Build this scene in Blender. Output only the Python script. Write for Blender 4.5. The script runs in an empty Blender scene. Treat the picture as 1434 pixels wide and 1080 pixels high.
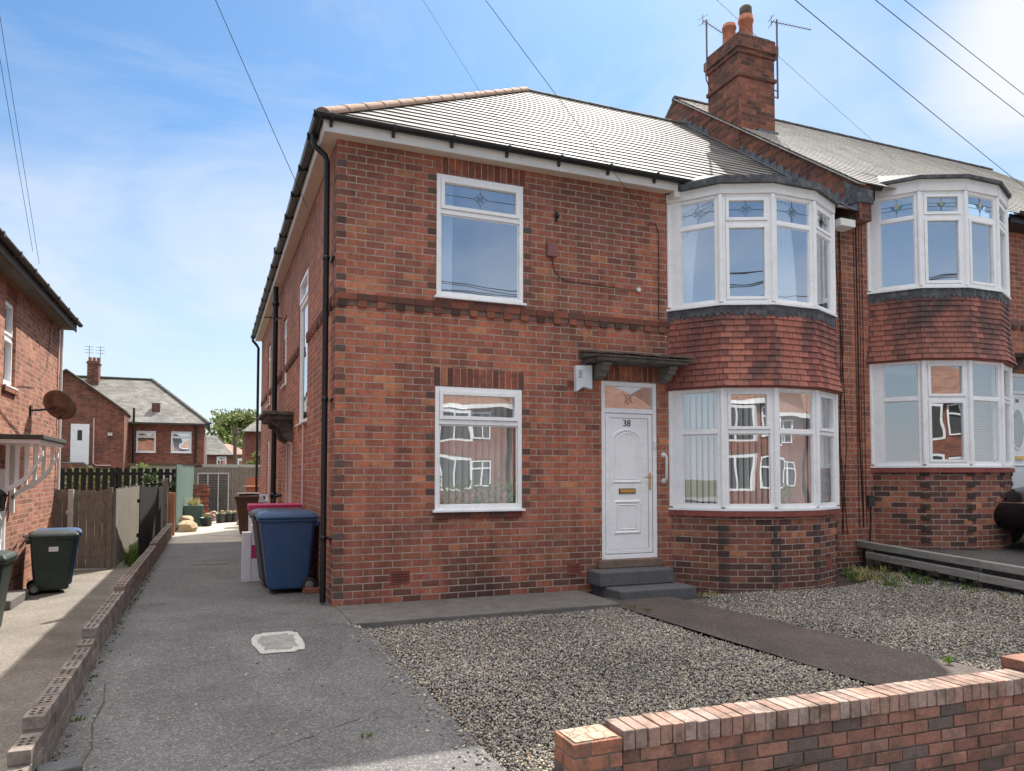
import bpy, bmesh, math, random
import numpy as np
from mathutils import Vector, Matrix
R = math.radians
rnd = random.Random(7)
C = bpy.context.scene.collection
S = bpy.context.scene

# ---------------------------------------------------------------- camera, sky, sun, exposure
cam = bpy.data.cameras.new('camera'); co = bpy.data.objects.new('camera', cam); C.objects.link(co)
cam.sensor_width = 36; cam.lens = 1033/1434*36; cam.shift_y = 84/1434
cam.clip_end = 2000; cam.clip_start = .05
co.location = (-1.319, -8.745, 1.519)
co.rotation_euler = (R(90+2.32), 0, R(-22.13))
S.camera = co
SUN_H = Vector((.48, .65, 1.0)).normalized()      # towards the sun
SUN_EL = math.asin(SUN_H.z); SUN_AZ = math.atan2(SUN_H.x, SUN_H.y)
S.view_settings.view_transform = 'Standard'; S.view_settings.look = 'None'
S.view_settings.exposure = 1.6; S.view_settings.gamma = 1
w = bpy.data.worlds.new('World'); S.world = w; w.use_nodes = True
nt = w.node_tree; nt.nodes.clear()
def N(t, **k):
    n = nt.nodes.new(t)
    for a, b in k.items(): setattr(n, a, b)
    return n
out = N('ShaderNodeOutputWorld'); bg = N('ShaderNodeBackground'); bg.inputs[1].default_value = .052
sky = N('ShaderNodeTexSky', sky_type='NISHITA', sun_disc=False, sun_elevation=SUN_EL, sun_rotation=SUN_AZ)
sky.air_density = 1.0; sky.dust_density = .6; sky.ozone_density = 3.0
tc = N('ShaderNodeTexCoord'); mp = N('ShaderNodeMapping'); mp.inputs['Scale'].default_value = (1, 1, 2.6)
mp.inputs['Rotation'].default_value = (0, 0, R(30)); mp.inputs['Location'].default_value = (.4, .7, 0)
n1 = N('ShaderNodeTexNoise'); n1.inputs['Scale'].default_value = 1.9; n1.inputs['Detail'].default_value = 9; n1.inputs['Roughness'].default_value = .58
n1.inputs['Distortion'].default_value = .5
nt.links.new(tc.outputs['Generated'], mp.inputs[0]); nt.links.new(mp.outputs[0], n1.inputs['Vector'])
rp = N('ShaderNodeValToRGB'); rp.color_ramp.elements[0].position = .42; rp.color_ramp.elements[1].position = .70
rp.color_ramp.elements[0].color = (0, 0, 0, 1); rp.color_ramp.elements[1].color = (.50, .50, .50, 1)
nt.links.new(n1.outputs[0], rp.inputs[0])
# more cloud low down and one bank of bright cloud up to the right
sx = N('ShaderNodeSeparateXYZ'); nt.links.new(tc.outputs['Generated'], sx.inputs[0])
hz = N('ShaderNodeMapRange'); hz.inputs[1].default_value = .0; hz.inputs[2].default_value = .40; hz.inputs[3].default_value = .85; hz.inputs[4].default_value = .0
nt.links.new(sx.outputs[2], hz.inputs[0])
dn = N('ShaderNodeVectorMath', operation='DISTANCE'); nt.links.new(tc.outputs['Generated'], dn.inputs[0])
CLOUD = Vector((.77, .46, .455)).normalized(); dn.inputs[1].default_value = CLOUD
dadd = N('ShaderNodeMath', operation='MULTIPLY_ADD'); dadd.inputs[1].default_value = -.22
nt.links.new(n1.outputs[0], dadd.inputs[0]); nt.links.new(dn.outputs['Value'], dadd.inputs[2])
dr = N('ShaderNodeMapRange', interpolation_type='SMOOTHSTEP'); dr.inputs[1].default_value = -.06; dr.inputs[2].default_value = .06; dr.inputs[3].default_value = 1; dr.inputs[4].default_value = 0
nt.links.new(dadd.outputs[0], dr.inputs[0])
m1 = N('ShaderNodeMath', operation='ADD', use_clamp=True); nt.links.new(rp.outputs[0], m1.inputs[0]); nt.links.new(hz.outputs[0], m1.inputs[1])
m2 = N('ShaderNodeMath', operation='MAXIMUM'); nt.links.new(m1.outputs[0], m2.inputs[0]); nt.links.new(dr.outputs[0], m2.inputs[1])
# bright cloud added above the frame, unseen, to brighten the shaded house front
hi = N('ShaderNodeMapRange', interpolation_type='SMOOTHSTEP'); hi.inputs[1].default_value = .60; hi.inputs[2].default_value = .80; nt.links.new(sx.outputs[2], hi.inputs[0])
mx = N('ShaderNodeMix', data_type='RGBA'); mx.inputs[7].default_value = (6.0, 6.2, 6.5, 1)
nt.links.new(m2.outputs[0], mx.inputs[0]); tn = N('ShaderNodeMix', data_type='RGBA', blend_type='MULTIPLY'); tn.inputs[0].default_value = 1; tn.inputs[7].default_value = (.67, .90, 1.01, 1); nt.links.new(sky.outputs[0], tn.inputs[6]); nt.links.new(tn.outputs[2], mx.inputs[6])
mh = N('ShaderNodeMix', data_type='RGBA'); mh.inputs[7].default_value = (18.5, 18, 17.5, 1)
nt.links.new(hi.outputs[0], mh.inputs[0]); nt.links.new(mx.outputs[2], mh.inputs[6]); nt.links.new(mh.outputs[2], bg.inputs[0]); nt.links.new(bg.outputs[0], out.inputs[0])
sl = bpy.data.lights.new('sun', 'SUN'); sl.energy = 2.9; sl.angle = R(.53); sl.color = (1, .95, .87)
so = bpy.data.objects.new('sun', sl); C.objects.link(so)
so.rotation_euler = SUN_H.to_track_quat('Z', 'Y').to_euler(); so.location = (5, 10, 20)

# ---------------------------------------------------------------- materials
M = {}
class Mat:
    def __init__(s, name):
        s.m = bpy.data.materials.new(name); s.m.use_nodes = True; s.t = s.m.node_tree; s.t.nodes.clear()
        s.o = s.n('ShaderNodeOutputMaterial'); s.b = s.n('ShaderNodeBsdfPrincipled'); s.l(s.b, 0, s.o, 0); M[name] = s.m
    def n(s, t, **k):
        x = s.t.nodes.new(t)
        for a, b in k.items(): setattr(x, a, b)
        return x
    def l(s, a, i, b, j): s.t.links.new(a.outputs[i], b.inputs[j])
    def noise(s, scale, detail=5, rough=.6, co='Object', dist=0, sc=(1, 1, 1)):
        tc = s.n('ShaderNodeTexCoord'); mp = s.n('ShaderNodeMapping'); mp.inputs['Scale'].default_value = sc
        x = s.n('ShaderNodeTexNoise'); x.inputs['Scale'].default_value = scale; x.inputs['Detail'].default_value = detail
        x.inputs['Roughness'].default_value = rough; x.inputs['Distortion'].default_value = dist
        s.l(tc, co, mp, 0); s.l(mp, 0, x, 'Vector'); return x
    def ramp(s, src, i, stops, interp='LINEAR'):
        r = s.n('ShaderNodeValToRGB'); e = r.color_ramp.elements; r.color_ramp.interpolation = interp
        while len(e) < len(stops): e.new(.5)
        for q, (p, c) in enumerate(stops):
            e[q].position = p; e[q].color = (c, c, c, 1) if isinstance(c, (int, float)) else (*c, 1)
        s.l(src, i, r, 0); return r
    def mix(s, fac, a, b, mode='MIX'):
        m = s.n('ShaderNodeMix', data_type='RGBA', blend_type=mode)
        for v, j in ((fac, 0), (a, 6), (b, 7)):
            if isinstance(v, tuple) and hasattr(v[0], 'outputs'): s.l(v[0], v[1], m, j)
            elif isinstance(v, (int, float)): m.inputs[j].default_value = v if j == 0 else (v, v, v, 1)
            else: m.inputs[j].default_value = (*v, 1)
        return (m, 2)
    def bump(s, src, i, strength, dist, prev=None):
        b = s.n('ShaderNodeBump'); b.inputs['Strength'].default_value = strength; b.inputs['Distance'].default_value = dist
        s.l(src, i, b, 'Height')
        if prev: s.l(prev, 0, b, 'Normal')
        return b
    def col(s, c): s.l(c[0], c[1], s.b, 0)
    def nrm(s, b): s.l(b, 0, s.b, 'Normal')
    def set(s, rough=None, metal=None, spec=None, base=None, coat=None):
        if rough is not None: s.b.inputs['Roughness'].default_value = rough
        if metal is not None: s.b.inputs['Metallic'].default_value = metal
        if spec is not None: s.b.inputs['Specular IOR Level'].default_value = spec
        if base is not None: s.b.inputs[0].default_value = (*base, 1)
        if coat is not None: s.b.inputs['Coat Weight'].default_value = coat

def brick_mat(name, stops, mortar=(.42, .35, .28), bw=.235, rh=.085, ms=.0075, offs=.5, stain=.55, low=True, hue=1, bump=.7):
    s = Mat(name)
    uv = s.n('ShaderNodeUVMap')
    wob = s.noise(16, 4); sub = s.n('ShaderNodeVectorMath', operation='MULTIPLY_ADD'); sub.inputs[1].default_value = (.013, .011, 0)
    s.l(wob, 1, sub, 0); s.l(uv, 0, sub, 2)
    def bt(c1, c2, m):
        b = s.n('ShaderNodeTexBrick'); b.offset = offs; b.inputs['Scale'].default_value = 1
        b.inputs['Brick Width'].default_value = bw; b.inputs['Row Height'].default_value = rh
        b.inputs['Mortar Size'].default_value = ms; b.inputs['Mortar Smooth'].default_value = .35; b.inputs['Bias'].default_value = 0
        b.inputs['Color1'].default_value = (*c1, 1); b.inputs['Color2'].default_value = (*c2, 1); b.inputs['Mortar'].default_value = (*m, 1)
        s.l(sub, 0, b, 'Vector'); return b
    b = bt((0, 0, 0), (1, 1, 1), (.5, .5, .5))
    r = s.ramp(b, 0, stops)
    fine = s.noise(60, 6, .7); med = s.noise(14, 4, .6)
    f1 = s.ramp(fine, 0, [(.3, .72), (.7, 1.22)]); f2 = s.ramp(med, 0, [(.3, .78), (.7, 1.18)])
    c = s.mix(1.0, (r, 0), (f1, 0), 'MULTIPLY'); c = s.mix(1.0, c, (f2, 0), 'MULTIPLY')
    big = s.noise(.9, 6, .62, dist=.6); g = s.ramp(big, 0, [(.44, 0), (.66, stain)])
    c = s.mix((g, 0), c, (.075, .05, .043))
    if low:   # damp-proof and soot-stained lowest courses
        tc = s.n('ShaderNodeTexCoord'); sp = s.n('ShaderNodeSeparateXYZ'); s.l(uv, 0, sp, 0)
        mr = s.n('ShaderNodeMapRange'); mr.inputs[1].default_value = .10; mr.inputs[2].default_value = .75; mr.inputs[3].default_value = .75; mr.inputs[4].default_value = 0
        s.l(sp, 1, mr, 0)
        mm = s.n('ShaderNodeMath', operation='MULTIPLY'); pr = s.ramp(b, 0, [(.38, 0), (.5, 1)]); s.l(pr, 0, mm, 0); s.l(mr, 0, mm, 1)
        c = s.mix((mm, 0), c, (.045, .034, .032))
    st_ = s.noise(1.6, 6, .65, sc=(3, 3, .45)); c = s.mix(1.0, c, (s.ramp(st_, 0, [(.32, .66), (.56, 1.06)]), 0), 'MULTIPLY')
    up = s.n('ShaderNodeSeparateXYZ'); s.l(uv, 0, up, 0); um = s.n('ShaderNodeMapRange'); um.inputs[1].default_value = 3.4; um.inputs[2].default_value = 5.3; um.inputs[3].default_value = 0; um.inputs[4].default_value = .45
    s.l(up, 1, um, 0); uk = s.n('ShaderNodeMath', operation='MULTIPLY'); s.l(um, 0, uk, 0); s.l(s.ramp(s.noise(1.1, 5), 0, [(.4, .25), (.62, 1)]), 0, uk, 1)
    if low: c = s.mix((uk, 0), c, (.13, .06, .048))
    mo = s.ramp(s.noise(5, 4), 0, [(.35, tuple(x*.62 for x in mortar)), (.65, mortar)])
    c = s.mix((b, 1), c, (mo, 0))
    s.col(c)
    inv = s.ramp(b, 1, [(0, 1), (1, 0)])
    b1 = s.bump(inv, 0, bump, .006); b2 = s.bump(fine, 0, .35, .004, b1); b3 = s.bump(med, 0, .3, .008, b2); s.nrm(b3)
    s.set(rough=.88, spec=.25)
    return s
RED = [(0, (.24, .098, .072)), (.07, (.31, .112, .076)), (.2, (.36, .124, .080)), (.5, (.41, .138, .086)), (.72, (.49, .170, .092)), (.86, (.37, .137, .098)), (1, (.58, .24, .12))]
brick_mat('brick', RED)
brick_mat('brick_side', [(p, tuple(min(1, x*1.02) for x in c)) for p, c in RED], stain=.35)
brick_mat('brick_left', [(0, (.22, .09, .06)), (.3, (.36, .14, .085)), (.7, (.44, .18, .11)), (1, (.5, .23, .14))], mortar=(.42, .36, .30), stain=.2, low=False)
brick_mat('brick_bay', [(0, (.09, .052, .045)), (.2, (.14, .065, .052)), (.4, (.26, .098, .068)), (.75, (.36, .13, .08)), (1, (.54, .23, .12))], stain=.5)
brick_mat('brick_chimney', [(0, (.10, .05, .04)), (.4, (.20, .075, .05)), (1, (.34, .125, .075))], mortar=(.2, .15, .12), stain=.7, low=False, bump=1)
brick_mat('brick_far', [(0, (.16, .062, .045)), (.5, (.25, .085, .055)), (1, (.34, .12, .075))], mortar=(.26, .2, .16), stain=.3, low=False)
brick_mat('brick_pier', [(0, (.06, .036, .032)), (.4, (.15, .06, .046)), (1, (.27, .10, .062))], mortar=(.28, .23, .19), stain=.7)

def plain(name, base, rough=.6, var=.25, nscale=8, bump=.1, bd=.004, metal=0, spec=.4, dirt=None, sc=(1, 1, 1), fine=None):
    s = Mat(name); n = s.noise(nscale, 6, .65, sc=sc)
    r = s.ramp(n, 0, [(.25, tuple(x*(1-var) for x in base)), (.75, tuple(min(1, x*(1+var)) for x in base))])
    c = (r, 0)
    if dirt:
        d = s.ramp(s.noise(dirt[0], 6, .7, dist=.5), 0, [(.48, 0), (.68, dirt[1])]); c = s.mix((d, 0), c, dirt[2])
    if fine:
        f = s.ramp(s.noise(fine[0], 3, .6), 0, [(.3, 1-fine[1]), (.7, 1+fine[1])]); c = s.mix(1.0, c, (f, 0), 'MULTIPLY')
    s.col(c); s.nrm(s.bump(n, 0, bump, bd)); s.set(rough=rough, metal=metal, spec=spec); return s
plain('upvc', (.87, .875, .87), .34, .035, 2.5, .02, dirt=(5, .28, (.55, .53, .47)))
plain('fascia', (.74, .73, .70), .45, .05, 2, .03, dirt=(3, .3, (.45, .42, .37)))
plain('soffit', (.62, .50, .42), .6, .06, 2, .03)
plain('pink_paint', (.68, .50, .46), .6, .1, 6)
plain('black_gutter', (.012, .012, .013), .35, .3, 6, .05)
plain('gutter_grey', (.06, .055, .05), .7, .35, 8, .2)
plain('lead', (.065, .071, .078), .8, .5, 14, .4, .01, dirt=(7, .6, (.22, .22, .22)))
plain('lead_light', (.13, .145, .165), .85, .4, 10, .4, .01)
plain('ridge_tile', (.33, .21, .15), .9, .3, 12, .5, .01, dirt=(9, .7, (.18, .15, .11)))
plain('ridge_dark', (.06, .06, .055), .8, .3, 12, .4, .01)
plain('concrete', (.135, .125, .115), .9, .3, 6, .5, .008, dirt=(2.5, .5, (.08, .075, .07)), fine=(120, .3))
plain('concrete_grey', (.25, .24, .225), .9, .35, 9, .5, .008, fine=(110, .4))
plain('step_stone', (.10, .10, .105), .85, .3, 5, .4, .008, dirt=(5, .6, (.06, .06, .06)), fine=(90, .35))
plain('door_sill', (.17, .12, .09), .9, .3, 9, .4, .006, fine=(90, .3))
plain('hood_stone', (.13, .12, .105), .95, .5, 9, .7, .015, dirt=(8, .8, (.045, .045, .035)))
plain('corbel_stone', (.17, .155, .13), .9, .3, 9, .5, .01, dirt=(9, .8, (.09, .085, .07)))
plain('terracotta', (.46, .17, .10), .85, .25, 9, .3, .006, dirt=(6, .5, (.2, .09, .06)))
plain('red_sill', (.26, .07, .055), .7, .3, 9, .3, .005, dirt=(6, .5, (.1, .045, .04)))
plain('dark_brick', (.055, .038, .034), .85, .45, 22, .5, .005)
plain('vent_red', (.22, .07, .05), .85, .2, 20, .3)
plain('black_void', (.01, .01, .01), .9)
plain('plaster', (.42, .40, .37), .9, .05)
plain('dark_floor', (.10, .08, .06), .8)
plain('blind', (.86, .85, .82), .7, .05, 3)
plain('curtain', (.88, .89, .90), .8, .06, 3)
plain('brass', (.62, .40, .14), .28, .1, 5, .02, metal=1)
plain('black_paint', (.015, .015, .016), .4)
plain('blue_plastic', (.024, .066, .155), .42, .12, 6, .08, .003, dirt=(5, .25, (.08, .09, .11)))
plain('green_plastic', (.018, .032, .026), .42, .15, 6, .08, .003, dirt=(5, .3, (.06, .07, .06)))
plain('grey_plastic', (.04, .043, .045), .45, .15, 6, .08, .003)
plain('brown_plastic', (.085, .042, .025), .5, .2, 6, .08, .003)
plain('hub_grey', (.16, .16, .16), .5)
plain('rubber', (.018, .018, .018), .8)
plain('steel', (.5, .5, .5), .4, .15, 9, metal=1)
plain('aerial_metal', (.16, .16, .165), .5, .2, 9, metal=.6)
plain('card_white', (.68, .66, .70), .7, .06, 5, .1)
plain('card_magenta', (.42, .03, .11), .6, .12, 5, .1)
plain('alarm_white', (.68, .72, .74), .4, .05)
plain('dark_pink_box', (.22, .09, .085), .6, .1)
plain('cable_black', (.012, .012, .012), .6)
plain('wood_grey', (.20, .175, .14), .9, .3, 5, .6, .008, sc=(6, 6, .5), dirt=(6, .5, (.07, .065, .05)))
plain('rail_grey', (.25, .235, .215), .9, .3, 5, .5, .006, sc=(5, .5, 5), dirt=(4, .5, (.12, .115, .105)))
plain('wood_black', (.016, .014, .013), .8, .4, 5, .4, .006, sc=(6, 6, .5))
plain('wood_green', (.09, .145, .12), .8, .2, 5, .4, .006, sc=(6, 6, .5), dirt=(7, .4, (.1, .14, .11)))
plain('wood_orange', (.38, .16, .09), .85, .2, 9, .3)
plain('post_white', (.5, .5, .46), .8, .25, 9, .3, dirt=(9, .5, (.2, .2, .17)))
plain('mortar', (.17, .145, .12), .95, .25, 22, .5, .006)
plain('bark', (.12, .095, .07), .95, .3, 9, .7, .02)
plain('stone_tan', (.42, .32, .2), .9, .3, 7, .7, .02)
plain('rubble_mix', (.30, .2, .15), .9, .5, 3, .6, .02)
plain('slab_pale', (.40, .36, .31), .9, .2, 2.5, .3, .006, dirt=(1.2, .5, (.22, .19, .16)), fine=(90, .2))
plain('patch_white', (.42, .41, .37), .85, .2, 14, .3, fine=(90, .3))
plain('dish_rust', (.14, .075, .05), .75, .5, 4.5, .3, dirt=(5, .7, (.22, .18, .15)))
plain('car_black', (.008, .008, .009), .18, .1, 4, .0, coat=None) if False else plain('car_black', (.008, .008, .009), .2, .1, 4, .01)
plain('chrome', (.7, .7, .7), .15, .05, metal=1)
plain('render_pale', (.62, .50, .44), .85, .08)
plain('garage_white', (.55, .53, .48), .8, .12, 4)
plain('felt_brown', (.12, .08, .06), .9, .3)
plain('lead_yellow', (.42, .40, .20), .4)
plain('lead_blue', (.10, .25, .30), .4)
plain('earth', (.07, .055, .04), .95, .4, 5, .6, .02)
plain('dark_slat', (.05, .055, .055), .8, .3)
plain('letter', (.02, .02, .022), .4)

def asphalt(name, base, speck=.5, low=.5):
    s = Mat(name); a = s.noise(140, 2, .5); b = s.noise(1.3, 5, .6, dist=.4); c0 = s.noise(22, 5, .7)
    v = s.n('ShaderNodeTexVoronoi'); v.inputs['Scale'].default_value = 95; tc = s.n('ShaderNodeTexCoord'); s.l(tc, 'Object', v, 0)
    sp = s.n('ShaderNodeSeparateXYZ'); s.l(v, 1, sp, 0)
    st = s.ramp(sp, 0, [(.0, .55), (.55, .9), (.8, 1.3), (1, 2.3)])
    bb = s.ramp(b, 0, [(.3, tuple(x*(1-.28*low*2) for x in base)), (.7, tuple(x*(1+.2*low*2) for x in base))])
    c = s.mix(speck, (bb, 0), (st, 0), 'MULTIPLY')
    c = s.mix(.5, c, (s.ramp(c0, 0, [(.3, .6), (.7, 1.35)]), 0), 'MULTIPLY')
    s.col(c); s.nrm(s.bump(c0, 0, .35, .01, s.bump(v, 0, .6, .006))); s.set(rough=.85, spec=.3); return s
asphalt('asphalt', (.128, .123, .120), .6, low=.45)
asphalt('asphalt_path', (.085, .068, .06), .6, low=.45)
asphalt('path_left', (.185, .165, .14), .5)
asphalt('pavement', (.22, .21, .20), .5)
asphalt('road', (.06, .06, .062), .7)
asphalt('forecourt', (.075, .07, .068), .7)
asphalt('ground_soil', (.10, .10, .06), .6)

def tile_mat(name, stops, bw, rh, rough=.6, ms=.004, stain=None, spec=.5, bumpd=.004):
    s = Mat(name); uv = s.n('ShaderNodeUVMap')
    b = s.n('ShaderNodeTexBrick'); b.offset = .5; b.inputs['Scale'].default_value = 1
    b.inputs['Brick Width'].default_value = bw; b.inputs['Row Height'].default_value = rh; b.inputs['Mortar Size'].default_value = ms
    b.inputs['Mortar Smooth'].default_value = .1
    b.inputs['Color1'].default_value = (0, 0, 0, 1); b.inputs['Color2'].default_value = (1, 1, 1, 1); b.inputs['Mortar'].default_value = (0, 0, 0, 1)
    s.l(uv, 0, b, 0); r = s.ramp(b, 0, stops)
    n = s.noise(25, 5, .7); c = s.mix(1.0, (r, 0), (s.ramp(n, 0, [(.3, .75), (.7, 1.2)]), 0), 'MULTIPLY')
    if stain: c = s.mix((s.ramp(s.noise(stain[0], 6, .65, dist=.5), 0, [(.45, 0), (.65, stain[1])]), 0), c, stain[2])
    c = s.mix((b, 1), c, (.015, .012, .01))
    s.col(c); inv = s.ramp(b, 1, [(0, 1), (1, 0)]); s.nrm(s.bump(n, 0, .3, .005, s.bump(inv, 0, .6, bumpd))); s.set(rough=rough, spec=spec)
    return s
tile_mat('hung_tile', [(0, (.17, .060, .048)), (.3, (.27, .085, .062)), (.6, (.33, .105, .07)), (1, (.42, .15, .10))], .168, .5, .75, stain=(1.8, .75, (.055, .036, .033)))
tile_mat('hung_tile_dirty', [(0, (.16, .065, .052)), (.5, (.26, .095, .068)), (1, (.35, .125, .085))], .168, .5, .75, stain=(1.8, .9, (.045, .034, .03)))
tile_mat('roof_grey', [(0, (.11, .105, .10)), (.5, (.175, .17, .16)), (1, (.25, .24, .225))], .33, .5, .68, ms=.0025, stain=(1.3, .75, (.10, .085, .07)), spec=.2)
tile_mat('roof_mossy', [(0, (.34, .32, .29)), (.5, (.42, .40, .36)), (1, (.50, .48, .44))], .25, .5, .55, stain=(3, .45, (.24, .22, .19)))
tile_mat('roof_far', [(0, (.12, .115, .10)), (1, (.21, .20, .18))], .3, .2, .8, stain=(1.2, .8, (.055, .052, .045)))
tile_mat('roof_brown', [(0, (.2, .1, .07)), (1, (.3, .16, .11))], .3, .2, .8)

def glass_mat(name, refl, tint=(.9, .95, .95), wob=.015, scale=1.6):
    s = Mat(name); s.t.nodes.remove(s.b)
    t = s.n('ShaderNodeBsdfTransparent'); t.inputs[0].default_value = (*tint, 1)
    g = s.n('ShaderNodeBsdfGlossy'); g.inputs['Roughness'].default_value = .0; g.inputs[0].default_value = (.95, .97, 1, 1)
    lw = s.n('ShaderNodeLayerWeight'); lw.inputs[0].default_value = .35
    mr = s.n('ShaderNodeMapRange'); mr.inputs[3].default_value = refl; mr.inputs[4].default_value = .95
    s.l(lw, 0, mr, 0); n = s.noise(scale, 1, .4); bp = s.bump(n, 0, min(1, wob*10), .02)
    s.l(bp, 0, g, 'Normal')
    # only the face where a ray enters the pane reflects
    ge = s.n('ShaderNodeNewGeometry'); iv = s.n('ShaderNodeMath', operation='SUBTRACT'); iv.inputs[0].default_value = 1; s.l(ge, 'Backfacing', iv, 1)
    mu = s.n('ShaderNodeMath', operation='MULTIPLY'); s.l(iv, 0, mu, 0); s.l(mr, 0, mu, 1)
    m = s.n('ShaderNodeMixShader'); s.l(mu, 0, m, 0); s.l(t, 0, m, 1); s.l(g, 0, m, 2); s.l(m, 0, s.o, 0)
glass_mat('glass', .50, (.93, .97, .98), wob=.012)
glass_mat('glass_low', .30, (.97, .98, .98), wob=.007, scale=2.0)
glass_mat('glass_dark', .22, (.5, .55, .55))

def leaf_mat(name, a, b, trans=.35):
    s = Mat(name); n = s.noise(3.5, 3); r = s.ramp(n, 0, [(.3, a), (.7, b)])
    g = s.n('ShaderNodeNewGeometry'); rr = s.ramp(g, 'Random Per Island', [(0, .6), (1, 1.4)])
    c = s.mix(1.0, (r, 0), (rr, 0), 'MULTIPLY'); s.col(c); s.set(rough=.6, spec=.3)
    t = s.n('ShaderNodeBsdfTranslucent'); s.l(c[0], c[1], t, 0)
    m = s.n('ShaderNodeMixShader'); m.inputs[0].default_value = trans; s.l(s.b, 0, m, 1); s.l(t, 0, m, 2); s.l(m, 0, s.o, 0)
leaf_mat('leaf', (.09, .13, .025), (.20, .24, .05))
leaf_mat('leaf_dark', (.03, .05, .015), (.07, .11, .03))
leaf_mat('grass_leaf', (.07, .13, .02), (.16, .24, .05))
leaf_mat('dry_leaf', (.3, .26, .1), (.5, .45, .2))
s = Mat('crust'); v_ = s.n('ShaderNodeTexVoronoi', feature='DISTANCE_TO_EDGE'); v_.inputs['Scale'].default_value = 11; tc_ = s.n('ShaderNodeTexCoord'); s.l(tc_, 'Object', v_, 0)
c = s.mix((s.ramp(v_, 0, [(.01, 1), (.07, 0)]), 0), (s.ramp(s.noise(20, 5), 0, [(.3, (.26, .20, .14)), (.7, (.40, .34, .25))]), 0), (.17, .10, .07)); s.col(c); s.nrm(s.bump(v_, 0, .6, .01)); s.set(rough=.95)
s = Mat('gravel'); at = s.n('ShaderNodeAttribute', attribute_name='pcol'); s.l(at, 0, s.b, 0); s.set(rough=.75, spec=.35)
s = Mat('brickwork'); at = s.n('ShaderNodeAttribute', attribute_name='pcol')
n_ = s.noise(45, 6, .7); n2_ = s.noise(7, 5, .6, dist=.5)
c = s.mix(1.0, (at, 0), (s.ramp(n_, 0, [(.3, .7), (.7, 1.25)]), 0), 'MULTIPLY')
c = s.mix((s.ramp(n2_, 0, [(.46, 0), (.66, .7)]), 0), c, (.085, .07, .055)); s.col(c)
s.nrm(s.bump(n_, 0, .6, .006, s.bump(n2_, 0, .4, .01))); s.set(rough=.9, spec=.25)
s = Mat('rail_wood'); M['rail_wood'] = M['rail_grey']

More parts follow.
